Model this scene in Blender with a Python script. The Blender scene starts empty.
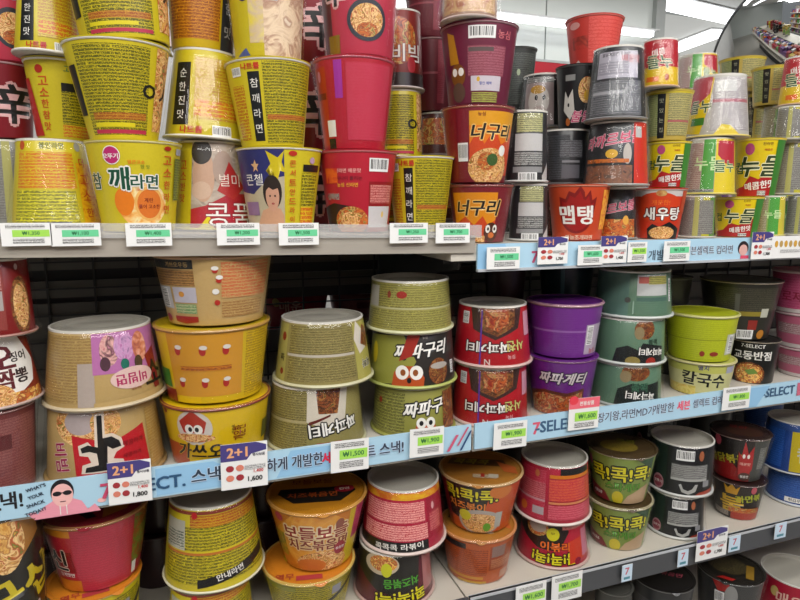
import bpy, bmesh, math, random
from mathutils import Vector, Matrix
random.seed(7)
C = bpy.context.scene
# ------------------------------------------------------------------ camera
CZ = 1.30; YAW = math.radians(19.7); PITCH = math.radians(9.0)
cam = bpy.data.cameras.new('camera'); cam.sensor_width = 36; cam.lens = 27; cam.clip_start = .02
camo = bpy.data.objects.new('camera', cam); C.collection.objects.link(camo)
camo.location = (0, 0, CZ); camo.rotation_euler = (math.pi/2-PITCH, 0, -YAW); C.camera = camo
C.view_settings.view_transform = 'Standard'; C.view_settings.look = 'None'
C.view_settings.gamma = 1; C.view_settings.use_curve_mapping = False
C.view_settings.exposure = 0.0
# ------------------------------------------------------------------ world and lights
w = bpy.data.worlds.new('world'); C.world = w; w.use_nodes = True
w.node_tree.nodes['Background'].inputs[0].default_value = (.93, .97, 1, 1)
w.node_tree.nodes['Background'].inputs[1].default_value = .2
def area(name, loc, size, sy, power, rot=(0,0,0), col=(1,.985,.95)):
    l = bpy.data.lights.new(name, 'AREA'); l.shape = 'RECTANGLE'; l.size = size; l.size_y = sy
    l.energy = power; l.color = col
    o = bpy.data.objects.new(name, l); C.collection.objects.link(o); o.location = loc; o.rotation_euler = rot
    return o
area('aisle_light', (.35, -.75, 2.44), 3.6, .7, 78, (math.radians(24), 0, 0))
area('near_light', (.35, -.1, 2.45), 3.4, .12, 22)
area('rear_light', (1.5, 2.0, 2.46), 4.0, .3, 22)
area('far_ceiling_fill', (2.8, 4.2, 1.9), 5.0, 2.5, 34, (math.pi, 0, 0))  # added upward fill to brighten the far ceiling, no fixture there

# ------------------------------------------------------------------ helpers
SY = .775                                   # front plane of the shelf edges
def ray(px, py):
    x = (px-400)/600; y = (300-py)/600
    ca, sa, cp, sp = math.cos(YAW), math.sin(YAW), math.cos(PITCH), math.sin(PITCH)
    f = cp+y*sp; u = y*cp-sp
    return Vector((x*ca+f*sa, -x*sa+f*ca, u))
def at(px, py, Y=SY):
    d = ray(px, py); return Vector((0,0,CZ))+d*(Y/d.y)
def z_front(px, py, D):                     # height of the point seen at (px,py) at horizontal distance D
    d = ray(px, py); return CZ+d.z*D/math.hypot(d.x, d.y)
def lin(h):
    h = h.lstrip('#'); v = [int(h[i:i+2], 16)/255 for i in (0,2,4)]
    return tuple(c/12.92 if c <= .04045 else ((c+.055)/1.055)**2.4 for c in v)+(1,)
MATS = {}
FOOD = {'red': ['5a1a0c','a8401a','c8702c','7a2410','d8a860','4c6a28','b85a20'],
        'noodle': ['c88a38','e0b060','a86428','f0d090','b84a20','5f7a30','d89c48'],
        'dark': ['20120c','5a2a18','8a4a24','301a10','a86a38','3c4a20','6a3418'],
        'soup': ['b8762c','d89838','e8c070','8a3c18','c86830','6a8a38','f0e0b0'],
        'goods': ['c8b060','a03038','d8d0c8','405a90','c87838','b89aa8','6a4a78'],
        'bits': ['98301c','6a1c14','c0602c','4a1810','d0885c','74803c','a84020']}
def mat(spec):
    """spec: '#rrggbb' plain card; 'txt:#bg:#ink:pitch_mm' small print; 'food:name'; others below"""
    if spec in MATS: return MATS[spec]
    m = bpy.data.materials.new('print_'+str(len(MATS))); m.use_nodes = True
    nt = m.node_tree; N = nt.nodes; L = nt.links; b = N['Principled BSDF']
    b.inputs['Roughness'].default_value = .38
    b.inputs['Coat Weight'].default_value = .15; b.inputs['Coat Roughness'].default_value = .12
    if spec[0] == '#':
        n = N.new('ShaderNodeTexNoise'); n.inputs['Scale'].default_value = 35
        mx = N.new('ShaderNodeMix'); mx.data_type = 'RGBA'
        c = lin(spec); mx.inputs[6].default_value = c; mx.inputs[7].default_value = tuple(x*.86 for x in c[:3])+(1,)
        L.new(n.outputs[0], mx.inputs[0]); L.new(mx.outputs[2], b.inputs['Base Color'])
    elif spec.startswith('txt'):
        _, bg, ink, pitch = spec.split(':'); pitch = float(pitch)*.78/1000
        uv = N.new('ShaderNodeUVMap'); sep = N.new('ShaderNodeSeparateXYZ'); L.new(uv.outputs[0], sep.inputs[0])
        def M(op, a, bb=None):
            n = N.new('ShaderNodeMath'); n.operation = op
            for i, x in enumerate((a, bb)):
                if x is None: continue
                if isinstance(x, (int, float)): n.inputs[i].default_value = x
                else: L.new(x, n.inputs[i])
            return n.outputs[0]
        v = M('DIVIDE', sep.outputs[1], pitch); row = M('FLOOR', v); fr = M('FRACT', v)
        inrow = M('MULTIPLY', M('GREATER_THAN', fr, .1), M('LESS_THAN', fr, .88))
        # glyph strokes: noise in a stretched space, one lane per row
        comb = N.new('ShaderNodeCombineXYZ')
        L.new(M('MULTIPLY', sep.outputs[0], 1/(pitch*.33)), comb.inputs[0]); L.new(M('MULTIPLY', v, 3.4), comb.inputs[1]); L.new(M('MULTIPLY', row, 3.7), comb.inputs[2])
        n = N.new('ShaderNodeTexNoise'); n.inputs['Scale'].default_value = 1; n.inputs['Detail'].default_value = 2; L.new(comb.outputs[0], n.inputs[0])
        g = M('GREATER_THAN', n.outputs[0], .435)
        comb2 = N.new('ShaderNodeCombineXYZ'); L.new(M('MULTIPLY', sep.outputs[0], 1/(pitch*2.6)), comb2.inputs[0]); L.new(M('MULTIPLY', row, 5.3), comb2.inputs[1])
        n2 = N.new('ShaderNodeTexNoise'); n2.inputs['Scale'].default_value = 1; L.new(comb2.outputs[0], n2.inputs[0])
        g = M('MULTIPLY', M('MULTIPLY', g, inrow), M('GREATER_THAN', n2.outputs[0], .33))
        mx = N.new('ShaderNodeMix'); mx.data_type = 'RGBA'; mx.inputs[6].default_value = lin(bg); mx.inputs[7].default_value = lin(ink)
        L.new(M('MULTIPLY', g, .88), mx.inputs[0]); L.new(mx.outputs[2], b.inputs['Base Color'])
    elif spec.startswith('food') or spec.startswith('mix'):
        cols = FOOD[spec.split(':')[1]] if spec.startswith('food') else spec.split(':')[1].split(',')
        sc = float(spec.split(':')[2]) if spec.count(':') > 1 else 170
        uv = N.new('ShaderNodeUVMap')
        n = N.new('ShaderNodeTexNoise'); n.inputs['Scale'].default_value = sc; n.inputs['Detail'].default_value = 3; n.inputs['Distortion'].default_value = 2.2
        L.new(uv.outputs[0], n.inputs[0])
        r = N.new('ShaderNodeValToRGB'); r.color_ramp.interpolation = 'LINEAR'
        el = r.color_ramp.elements
        while len(el) < len(cols): el.new(.5)
        for i, c in enumerate(cols): el[i].position = .28+.44*i/(len(cols)-1); el[i].color = lin(c)
        L.new(n.outputs[0], r.inputs[0]); L.new(r.outputs[0], b.inputs['Base Color'])
    MATS[spec] = m; return m
def plain(name, hexc, rough=.5, metal=0, noise=.1, scale=12, bump=0, emit=0):
    if name in MATS: return MATS[name]
    m = bpy.data.materials.new(name); m.use_nodes = True; N = m.node_tree.nodes; L = m.node_tree.links; b = N['Principled BSDF']
    n = N.new('ShaderNodeTexNoise'); n.inputs['Scale'].default_value = scale; n.inputs['Detail'].default_value = 4
    tc = N.new('ShaderNodeTexCoord'); L.new(tc.outputs['Object'], n.inputs[0])
    mx = N.new('ShaderNodeMix'); mx.data_type = 'RGBA'; c = lin(hexc)
    mx.inputs[6].default_value = c; mx.inputs[7].default_value = tuple(x*(1-noise*2) for x in c[:3])+(1,)
    L.new(n.outputs[0], mx.inputs[0]); L.new(mx.outputs[2], b.inputs['Base Color'])
    b.inputs['Roughness'].default_value = rough; b.inputs['Metallic'].default_value = metal
    if bump:
        bp = N.new('ShaderNodeBump'); bp.inputs['Strength'].default_value = bump; bp.inputs['Distance'].default_value = .002
        L.new(n.outputs[0], bp.inputs['Height']); L.new(bp.outputs[0], b.inputs['Normal'])
    if emit:
        b.inputs['Emission Color'].default_value = c; b.inputs['Emission Strength'].default_value = emit
    MATS[name] = m; return m
def film_mat():
    if 'film' in MATS: return MATS['film']
    m = bpy.data.materials.new('shrink_film'); m.use_nodes = True; N = m.node_tree.nodes; L = m.node_tree.links
    N.remove(N['Principled BSDF']); out = N['Material Output']
    tr = N.new('ShaderNodeBsdfTransparent'); gl = N.new('ShaderNodeBsdfGlossy'); gl.inputs['Roughness'].default_value = .06
    lw = N.new('ShaderNodeLayerWeight'); pw = N.new('ShaderNodeMath'); pw.operation = 'POWER'; pw.inputs[1].default_value = 3.5; L.new(lw.outputs['Facing'], pw.inputs[0])
    mm = N.new('ShaderNodeMath'); mm.operation = 'MULTIPLY_ADD'; mm.inputs[1].default_value = .24; mm.inputs[2].default_value = .026
    mx = N.new('ShaderNodeMixShader'); L.new(pw.outputs[0], mm.inputs[0]); L.new(mm.outputs[0], mx.inputs[0])
    tc = N.new('ShaderNodeTexCoord'); mp = N.new('ShaderNodeMapping'); mp.inputs['Scale'].default_value = (110, 110, 14)
    n = N.new('ShaderNodeTexNoise'); n.inputs['Scale'].default_value = 1; n.inputs['Detail'].default_value = 3; n.inputs['Distortion'].default_value = .6
    L.new(tc.outputs['Object'], mp.inputs[0]); L.new(mp.outputs[0], n.inputs[0])
    bp = N.new('ShaderNodeBump'); bp.inputs['Strength'].default_value = .6; bp.inputs['Distance'].default_value = .004
    L.new(n.outputs[0], bp.inputs['Height']); L.new(bp.outputs[0], gl.inputs['Normal'])
    L.new(tr.outputs[0], mx.inputs[1]); L.new(gl.outputs[0], mx.inputs[2]); L.new(mx.outputs[0], out.inputs[0])
    MATS['film'] = m; return m
def clear_mat():
    if 'clear' in MATS: return MATS['clear']
    m = bpy.data.materials.new('clear_plastic'); m.use_nodes = True; N = m.node_tree.nodes; L = m.node_tree.links
    N.remove(N['Principled BSDF']); out = N['Material Output']
    tr = N.new('ShaderNodeBsdfTransparent'); tr.inputs[0].default_value = (.9,.91,.91,1)
    gl = N.new('ShaderNodeBsdfGlossy'); gl.inputs['Roughness'].default_value = .1
    df = N.new('ShaderNodeBsdfDiffuse'); df.inputs[0].default_value = (.75,.75,.74,1)
    a = N.new('ShaderNodeMixShader'); a.inputs[0].default_value = .3; L.new(tr.outputs[0], a.inputs[1]); L.new(df.outputs[0], a.inputs[2])
    b = N.new('ShaderNodeMixShader'); b.inputs[0].default_value = .06; L.new(a.outputs[0], b.inputs[1]); L.new(gl.outputs[0], b.inputs[2])
    L.new(b.outputs[0], out.inputs[0]); MATS['clear'] = m; return m

class MB:
    def __init__(s): s.v = []; s.f = []; s.m = []; s.uv = []; s.ms = []
    def mi(s, m):
        if m not in s.ms: s.ms.append(m)
        return s.ms.index(m)
    def add(s, vs, fs, m, uvs=None):
        k = len(s.v); s.v += [tuple(v) for v in vs]; i = s.mi(m)
        s.uv += uvs if uvs else [(0, 0)]*len(vs)
        for f in fs: s.f.append(tuple(k+j for j in f)); s.m.append(i)
    def box(s, x0, x1, y0, y1, z0, z1, m):
        vs = [(x, y, z) for x in (x0, x1) for y in (y0, y1) for z in (z0, z1)]
        s.add(vs, [(0,1,3,2),(4,6,7,5),(0,4,5,1),(2,3,7,6),(0,2,6,4),(1,5,7,3)], m)
    def lathe(s, prof, m, n=72, uvR=None, closed=False, jit=None):
        vs = []; uvs = []
        for i in range(n+1):
            t = 2*math.pi*i/n
            for j, (r, z) in enumerate(prof):
                rr = r+(jit(t, j) if jit else 0)
                vs.append((rr*math.sin(t), rr*math.cos(t), z)); uvs.append(((t-math.pi)*(uvR or .05), z))
        P = len(prof); fs = []
        for i in range(n):
            for j in range(P-1):
                a = i*P+j; fs.append((a, a+P, a+P+1, a+1))
        s.add(vs, fs, m, uvs)
    def build(s, name, parent=None, smooth=True):
        me = bpy.data.meshes.new(name); me.from_pydata(s.v, [], s.f); 
        for m in s.ms: me.materials.append(m)
        me.polygons.foreach_set('material_index', s.m)
        me.polygons.foreach_set('use_smooth', [smooth]*len(s.f))
        uvl = me.uv_layers.new(name='UVMap'); li = [0]*len(me.loops); me.loops.foreach_get('vertex_index', li)
        flat = []
        for i in li: flat += s.uv[i]
        uvl.data.foreach_set('uv', flat); me.update()
        if not smooth or name in ('body',): pass
        o = bpy.data.objects.new(name, me); C.collection.objects.link(o)
        if parent: o.parent = parent
        return o
def tag(o, label=None, cat=None, group=None, kind=None):
    if label: o['label'] = label
    if cat: o['category'] = cat
    if group: o['group'] = group
    if kind: o['kind'] = kind
    return o
def empty(name, loc=(0,0,0)):
    o = bpy.data.objects.new(name, None); C.collection.objects.link(o); o.location = loc; o.empty_display_size = .02; return o

# ---- lettering: text turned into flat triangles, unit height
TX = {}; TB = {}
def text2d(s, off=0.0, shear=0.0):
    k = (s, off, shear)
    if k in TX: return TX[k]
    cu = bpy.data.curves.new('t', 'FONT'); cu.body = s; cu.size = 1; cu.offset = off; cu.shear = shear
    cu.resolution_u = 2; cu.align_x = 'CENTER'; cu.align_y = 'CENTER'; cu.fill_mode = 'FRONT'
    o = bpy.data.objects.new('t', cu); C.collection.objects.link(o)
    dg = bpy.context.evaluated_depsgraph_get(); me = bpy.data.meshes.new_from_object(o.evaluated_get(dg))
    vs = [(v.co.x, v.co.y) for v in me.vertices]; fs = [tuple(p.vertices) for p in me.polygons]
    bpy.data.objects.remove(o); bpy.data.curves.remove(cu); bpy.data.meshes.remove(me)
    TX[k] = (vs, fs); return TX[k]
def text_dims(s):
    vs, _ = text2d(s); 
    if not vs: return (0,0,1,1)
    xs = [v[0] for v in vs]; ys = [v[1] for v in vs]; return min(xs), min(ys), max(xs), max(ys)

class Wall:
    """a printed surface: maps (u in -1..1 as seen, v in 0..1 upward) to a cone wall, or to a flat plane"""
    def __init__(s, mb, rb, rt, h, flat=None, z0=0, z1=0):
        s.z0, s.z1 = z0, h-z1
        s.mb, s.rb, s.rt, s.h = mb, rb, rt, h; s.R = (rb+rt)/2; s.k = 0; s.flat = flat
    def th(s, u):
        if s.flat: return u
        return math.asin(max(-1, min(1, u)))+(u-max(-1, min(1, u)))*1.5
    def pos(s, t, z, off):
        if s.flat: return s.flat(t, z, off)
        r = s.rb+(s.rt-s.rb)*(z-s.z0)/(s.z1-s.z0)+off
        return (r*math.sin(t), -r*math.cos(t), z)
    def off(s): s.k += 1; return .00022+.00006*s.k
    def emit(s, vs, fs, m):
        o = s.off(); xs = [v[0] for v in vs]
        if not vs: return
        ys = [v[1] for v in vs]; clip = not s.flat and (max(ys) > s.h*.985 or min(ys) < s.h*.008)
        if not s.flat and (clip or max(xs)-min(xs) > .03):
            bm = bmesh.new(); bv = [bm.verts.new((x, y, 0)) for x, y in vs]
            for f in fs:
                try: bm.faces.new([bv[i] for i in f])
                except ValueError: pass
            st = .0524; k = math.ceil(min(xs)/st)
            while k*st < max(xs):
                bmesh.ops.bisect_plane(bm, geom=bm.verts[:]+bm.edges[:]+bm.faces[:], plane_co=(k*st,0,0), plane_no=(1,0,0)); k += 1
            if clip:
                for zz, sg in ((s.h*.985, 1), (s.h*.008, -1)):
                    bmesh.ops.bisect_plane(bm, geom=bm.verts[:]+bm.edges[:]+bm.faces[:], plane_co=(0,zz,0), plane_no=(0,sg,0), clear_outer=True)
            bm.verts.index_update(); vs = [(v.co.x, v.co.y) for v in bm.verts]; fs = [tuple(v.index for v in f.verts) for f in bm.faces]; bm.free()
            if not fs: return
        R = 1 if s.flat else s.R
        s.mb.add([s.pos(x, y, o) for x, y in vs], fs, mat(m) if isinstance(m, str) else m, [(x*R, y) for x, y in vs])
    def R_(s, u0, u1, v0, v1, m):
        a, b = s.th(u0), s.th(u1); s.emit([(a, v0*s.h), (b, v0*s.h), (b, v1*s.h), (a, v1*s.h)], [(0,1,2,3)], m)
    def E_(s, u, v, ru, rv, m, n=28):
        c = s.th(u); a = ru if s.flat else ru
        s.emit([(c+a*math.cos(2*math.pi*i/n), (v+rv*math.sin(2*math.pi*i/n))*s.h) for i in range(n)], [tuple(range(n))], m)
    def P_(s, pts, m):
        vs = [(s.th(u), v*s.h) for u, v in pts]; bm = bmesh.new(); f = bm.faces.new([bm.verts.new((x, y, 0)) for x, y in vs])
        bmesh.ops.triangulate(bm, faces=[f]); bm.verts.index_update()
        fs = [tuple(v.index for v in f.verts) for f in bm.faces]; vv = [(v.co.x, v.co.y) for v in bm.verts]; bm.free()
        s.emit(vv, fs, m)
    def T_(s, txt, u, v, hv, m, out=None, rot=0, shear=0, sx=1, fat=.018, ow=.05):
        """hv: glyph height as a fraction of the wall height; out: outline colour"""
        x0, y0, x1, y1 = text_dims(txt); sc = hv*s.h/(y1-y0); cx, cy = (x0+x1)/2, (y0+y1)/2
        ca, sa = math.cos(math.radians(rot)), math.sin(math.radians(rot)); c = s.th(u); R = 1 if s.flat else s.R
        vs, fs = text2d(txt, 0.0, shear); key = (txt, shear)
        def place(dx, dy):
            pts = []
            for x, y in tv:
                x = (x-cx+dx)*sc*sx; y = (y-cy+dy)*sc
                py = v*s.h+x*sa+y*ca
                if not s.flat: py = max(s.h*.01, min(s.h*.985, py))
                pts.append((c+(x*ca-y*sa)/R, py))
            return pts
        tv = vs
        if not s.flat:
            st = max(.04, .0524*R/(sc*sx)); key = (txt, shear, round(st, 2), abs(ca) > .5)
            if key not in TB:
                bm = bmesh.new(); bv = [bm.verts.new((x, y, 0)) for x, y in vs]
                for f in fs:
                    try: bm.faces.new([bv[i] for i in f])
                    except ValueError: pass
                ax = 0 if abs(ca) > .5 else 1; q = [w_[ax] for w_ in vs]; k = math.ceil(min(q)/st)
                while k*st < max(q):
                    bmesh.ops.bisect_plane(bm, geom=bm.verts[:]+bm.edges[:]+bm.faces[:], plane_co=(k*st,k*st,0), plane_no=((1,0,0),(0,1,0))[ax]); k += 1
                bm.verts.index_update(); TB[key] = ([(w_.co.x, w_.co.y) for w_ in bm.verts], [tuple(w_.index for w_ in f.verts) for f in bm.faces]); bm.free()
            tv, fs = TB[key]
        layers = []
        fr = min(fat, .028); orr = fr+min(ow, .14)*.65
        if out: layers.append((out, [(orr*math.cos(t*math.pi/4), orr*math.sin(t*math.pi/4)) for t in range(8)]+[(orr*.5*math.cos(t*math.pi/4), orr*.5*math.sin(t*math.pi/4)) for t in range(8)]))
        layers.append((m, [(0, 0)] if fr < .01 else [(fr, fr*.6), (-fr, fr*.6), (-fr, -fr*.6), (fr, -fr*.6), (0, 0)]))
        for mm, sh in layers:
            o = s.off(); mt = mat(mm)
            for q_, (dx, dy) in enumerate(sh):
                p = place(dx, dy); s.mb.add([s.pos(x, y, o+q_*2.6e-6) for x, y in p], fs, mt, [(x*R, y) for x, y in p])
    def B_(s, u, v, w, hv, vert=False, bg='#e8e8e6'):
        """barcode; w in radians-ish of the wall"""
        c = s.th(u); W = w/2; H = hv*s.h/2; z = v*s.h
        s.emit([(c-W, z-H), (c+W, z-H), (c+W, z+H), (c-W, z+H)], [(0,1,2,3)], bg)
        rnd = random.Random(int(u*100)+int(v*1000)); x = -.88; vs = []; fs = []
        while x < .86:
            b = rnd.choice((.03, .05, .08)); k = len(vs)
            if vert: vs += [(c-W*.8, z+H*x), (c+W*.8, z+H*x), (c+W*.8, z+H*(x+b)), (c-W*.8, z+H*(x+b))]
            else: vs += [(c+W*x, z-H*.62), (c+W*(x+b), z-H*.62), (c+W*(x+b), z+H*.8), (c+W*x, z+H*.8)]
            fs.append((k, k+1, k+2, k+3)); x += b+rnd.choice((.04, .07, .09))
        s.emit(vs, fs, '#151515')
    def ops(s, lst):
        for o in lst: getattr(s, o[0]+'_')(*o[1:-1] if isinstance(o[-1], dict) else o[1:], **(o[-1] if isinstance(o[-1], dict) else {}))
exec_designs = {}
# ------------------------------------------------------------------ printed designs
def R(*a): return ('R',)+a
def E(*a): return ('E',)+a
def P(*a): return ('P',)+a
def T(*a, **k): return ('T',)+a+(k,)
def B(*a, **k): return ('B',)+a+(k,)
YL = '#cbb922'; YD = '#cdb40c'; RD = '#c01420'; WH = '#e9e6df'; BK = '#141516'; GN = '#0c4a34'; OR = '#e06a18'
PY = 'txt:#bfae1e:#34380c:4.6'; PYb = 'txt:#c4b422:#3c3a0c:5.4'; PW = 'txt:#d8d6d0:#4a4a48:4.2'; PO = 'txt:#cbb922:#c4501a:5'
PK = 'txt:#17181a:#a8a8a4:4.2'; PRd = 'txt:#b01830:#e8a8a0:4.6'; PG = 'txt:#968a52:#544a24:4.4'; PMa = 'txt:#7a1c2c:#a86a64:4.4'
def vertical(s, u, v0, v1, m, h=.07, out=None, **k):
    n = len(s); return [T(c, u, v1-(v1-v0)*(i+.5)/n, h, m, out=out, **k) for i, c in enumerate(s)]
D = {}   # name: (body, rim, lid/base, ops)
D['yellow_print'] = (YL, WH, None, [R(-.8,.62,.05,.93,PY), R(-.72,.6,.06,.1,'#b4304a'), R(-.7,.58,.2,.27,'txt:#c08a2a:#8a3a18:4'), R(-.7,.3,.13,.17,'#d8c81c'), R(.75,.99,.1,.95,'food:noodle:60'), R(-.97,-.84,.25,.75,BK),
    T('ㅇㅅ', .84, .5, .14, BK)])
D['yellow_print_strip'] = (YL, WH, None, [R(-.9,-.62,.08,.7,'txt:#c4b422:#a8481a:5'), R(-.5,-.22,.06,.84,BK)]+vertical('참깨라면', -.36,.12,.8,WH,.1,fat=.0)+
    [R(-.14,.95,.03,.95,PY), R(-.1,.94,.3,.36,'txt:#b87a2a:#8a3a18:4'), B(-.75,.85,.3,.1), T('나트륨', -.42,.9,.07,RD,fat=.04)])
D['yellow_script'] = (YL, WH, None, [R(-.8,-.42,.14,.84,BK)]+vertical('순한진맛', -.62,.18,.8,WH,.1,fat=.0)+[R(-.3,.9,.2,.9,'txt:#c4b422:#a8681a:5'), R(-.28,.85,.24,.42,'txt:#cbb922:#c4501a:7'),
    T('나트륨', -.35,.09,.08,RD,fat=.04), B(.4,.09,.5,.12)])
D['yellow_front_upside'] = (YL, '#e6d860', None, [R(-.86,.55,.46,.86,PO), R(-.88,.5,.08,.44,'txt:#d8cf30:#5a5a20:5.2'), R(-.5,.3,.02,.09,'#2c3a78'), T('봉인라면',.0,.93,.07,'#5a6a30'), E(.72,.93,.12,.05,'#a8a8a0'), E(-.78,.93,.1,.05,'#b84a20'),
    R(.6,.98,.0,.75,'mix:c86a18,dfae12,b84418:50')]+vertical('더고소한', .76,.1,.85,'#c4501a',.1))
D['yellow_menu'] = (YL, WH, None, [R(-.05,.8,.6,.7,BK), R(-.05,.85,.2,.6,PY), R(-.05,.85,.05,.2,PO), E(-.62,.85,.13,.05,'#b02a18'), T('고소한', .35,.87,.08,'#3a7a4a')]+vertical('고소한참맛', -.55,.1,.78,'#c4501a',.1)+
    [P([(-1,.05),(-.7,.05),(-.9,.75),(-1,.75)],'#b02018')])
D['sesame'] = (YL, '#e8e0a0', None, [E(.12,.3,.62,.26,'mix:d07828,e8b060,e8d8a0,c05a20:40'), E(-.32,.33,.24,.15,'#e07a1c'), E(.28,.31,.36,.19,'#e8b060'), E(.28,.31,.3,.16,'#d8742a'), T('계란',.26,.35,.05,'#7a1a10'), T('풀어 고소한',.28,.28,.045,'#7a1a10'),
    E(-.48,.83,.2,.1,WH), E(-.48,.83,.18,.09,'#b82a6a'), T('오뚜기',-.5,.82,.055,WH,fat=.03), T('깨',-.38,.58,.24,GN,out=WH,fat=.05,ow=.09), T('참',-.86,.56,.17,GN,out=WH,fat=.05), T('라면',.18,.55,.15,GN,out=WH,fat=.06,ow=.1),
    T('얼큰고소',.02,.76,.04,OR), T('한 맛',.2,.71,.04,'#7a8a20'), E(.68,.92,.1,.025,'#a82a18'), R(.84,.99,.35,.82,'txt:#7a8a20:#2a3a10:4'), R(.86,.96,.86,.93,'#a8a8b0')]+vertical('고소한라면', .68,.18,.86,'#c4501a',.09))
D['idol_upside'] = ('#cdbb1c', '#e6d860', None, [R(-.97,-.62,.05,.9,YL)]+vertical('고소한맛', -.78,.3,.8,'#c4501a',.09)+[R(-.55,.98,.0,.98,'mix:8a7f70,b8a898,6a6054:30'), E(-.25,.62,.3,.3,'#c09a80'), E(-.3,.88,.3,.14,'#2c241e'), E(-.3,.45,.26,.1,'#c8a890'), E(.3,.7,.3,.2,'#a89080'),
    P([(-.55,0),(.98,0),(.98,.42),(.4,.42),(-.2,.28),(-.55,.24)],'#a81826'), P([(.1,.45),(.45,.78),(.8,.5),(.5,.35)],'#b02a24'), P([(-.4,.0),(-.12,.18),(.0,.04)],'#d8c818'), T('콩품',.42,.18,.26,WH,out='#8a1020',fat=.0), T('별미',.45,.57,.14,'#e8d8c8',fat=.0),
    R(.82,.98,.55,.9,'#3a3a30')])
D['idol_navy'] = (YL, WH, None, [P([(-1,.1),(-1,1),(.1,1),(.1,.05),(-.6,.0)],'#b8ac90'), P([(-1,.5),(-1,.99),(.1,.99),(.1,.66),(-.3,.62),(-.7,.45)],'#2a2c66'), P([(-.32,.95),(-.22,.8),(-.34,.72),(-.16,.72),(-.1,.56),(0,.72),(.14,.7),(.04,.82),(.1,.95),(-.05,.87)],'#c8b418'),
    P([(-.62,.8),(-.58,.85),(-.56,.8),(-.5,.8),(-.55,.76),(-.53,.71),(-.58,.74),(-.64,.71),(-.62,.76),(-.68,.8)],'#d8a878'), T('콘첼',-.66,.62,.13,WH,fat=.0), P([(-.75,.0),(-.5,.26),(-.26,.3),(-.02,.28),(.08,.2),(.08,.0)],'#c89878'),
    E(-.22,.47,.25,.2,'#2a201c'), E(-.22,.42,.18,.17,'#c8967c'), P([(-.42,.46),(-.4,.58),(-.22,.64),(-.04,.58),(-.02,.46),(-.08,.52),(-.2,.5),(-.3,.53),(-.36,.5)],'#2a201c'), E(-.28,.43,.025,.012,'#241814'), E(-.15,.43,.025,.012,'#241814'), E(-.21,.34,.04,.012,'#a05048'),
    R(-.92,-.6,.2,.36,'#8a6a90'), E(.3,.92,.1,.03,'#b02a18'), E(.76,.85,.09,.04,'#b898b0'), R(.55,.92,.72,.8,BK), R(.53,.9,.3,.7,PYb), R(.53,.88,.08,.3,'txt:#d8b818:#c4501a:7')]+vertical('콘서트안드라이', .3,.1,.86,'#c4501a',.07))
D['idol_light'] = (YL, WH, None, [R(-.1,.98,.0,1,'mix:c8a888,e0c8a8,a88068,e8d8c0:30'), R(-.5,-.1,.15,1,'mix:dcc818,c8b090,e0d060:20'), E(-.62,.75,.2,.13,'#30305a'), E(-.62,.75,.13,.08,'#c8b8c0'), T('별콘',.0,.7,.14,'#6a4a98',out='#d8d8c0'), P([(-.9,.0),(-.5,0),(-.62,.1)],'#4a5a9a')])
D['hot_strip'] = ('#cfae14', WH, None, [R(-.9,.5,.1,.9,'txt:#cf8a1a:#7a3210:5'), R(-.9,.5,.75,.82,'#b02a1a'), R(.55,.97,0,1,'#33353a')]+vertical('순한맛', .75,.1,.9,'#b8b8b8',.13))
SH = '#b01c30'
D['spicy_red_plain'] = (SH, '#c8687a', None, [R(-.97,-.72,.05,.9,'#b8381a'), R(-.95,-.75,.55,.62,'#7a2410'), R(-.5,-.3,.55,.95,'#a03098'), R(-.2,.9,.1,.92,'txt:#b42a42:#b8364c:5'), R(-.78,-.55,.14,.32,WH), R(-.78,-.58,.0,.12,BK), E(-.88,.8,.07,.06,'#d88a98')])
D['spicy_red_info'] = (SH, '#c86a70', None, [T('신라면 매운맛', -.28,.75,.05,'#e8a8a0'), T('사나이 울리는', -.25,.66,.05,'#6a1020'), T('농심 신라면',-.3,.58,.05,'#e0a030'), R(-.86,-.55,.6,.78,'mix:b81428,d86020,b81428:30'), R(.3,.96,.0,.62,'#8c1018'), R(.34,.92,.36,.58,'txt:#941420:#d08a80:4.4'), R(.3,.92,.06,.32,'#c8c4c4'), E(.72,.22,.05,.04,'#d8b868'),
    B(.56,.82,.6,.16), P([(-.97,.3),(-.7,.36),(-.2,.32),(.2,.2),(.28,.0),(-.92,.0)],'#2a1216'), E(-.22,.14,.52,.18,'food:red:90'), E(-.25,.15,.3,.1,'food:noodle:110'), T('신라면',-.72,.44,.07,BK,out=WH)])
D['spicy_red_logo'] = ('#b8344a', WH, None, [R(-.98,-.75,0,.9,'#5a1826'), T('辛',-.62,.78,.36,BK,out='#d8a8a8',fat=.06,ow=.12), T('라면',.1,.84,.12,'#6a2030',out='#c8b0d8',fat=.03), E(.22,.42,.56,.26,'#2c2e38'), E(.22,.42,.46,.2,'food:noodle:90'), E(.22,.3,.3,.09,'food:red:100'), R(-.85,-.55,.0,.25,'#8a6a18')])
D['spicy_red_side'] = ('#7e1422', '#c8a0a8', None, [T('辛',.3,.45,.5,BK,out='#d8a8a8',fat=.06,ow=.1), R(-.9,-.6,.1,.9,'#7a1018')])
D['plum'] = ('#5c1420', '#b89a9c', None, [R(-.9,.9,.5,.53,'#8a3a44'), R(.2,.5,.1,.95,'txt:#6a1826:#86303c:4')])
D['plum_photo'] = ('#4a1a14', '#a08080', None, [R(-.8,.6,.45,.9,'food:red:60'), R(-.9,.9,.05,.3,'#8a7a78')])
D['cocoa_red'] = ('#7a1812', '#d8ccc8', None, [E(-.1,.6,.9,.3,'food:red:60'), T('비빔',.3,.45,.22,WH,out='#7a1018'), R(-1,1,0,.2,'#241412'), E(.5,.3,.2,.1,'#b03038')])
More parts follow.
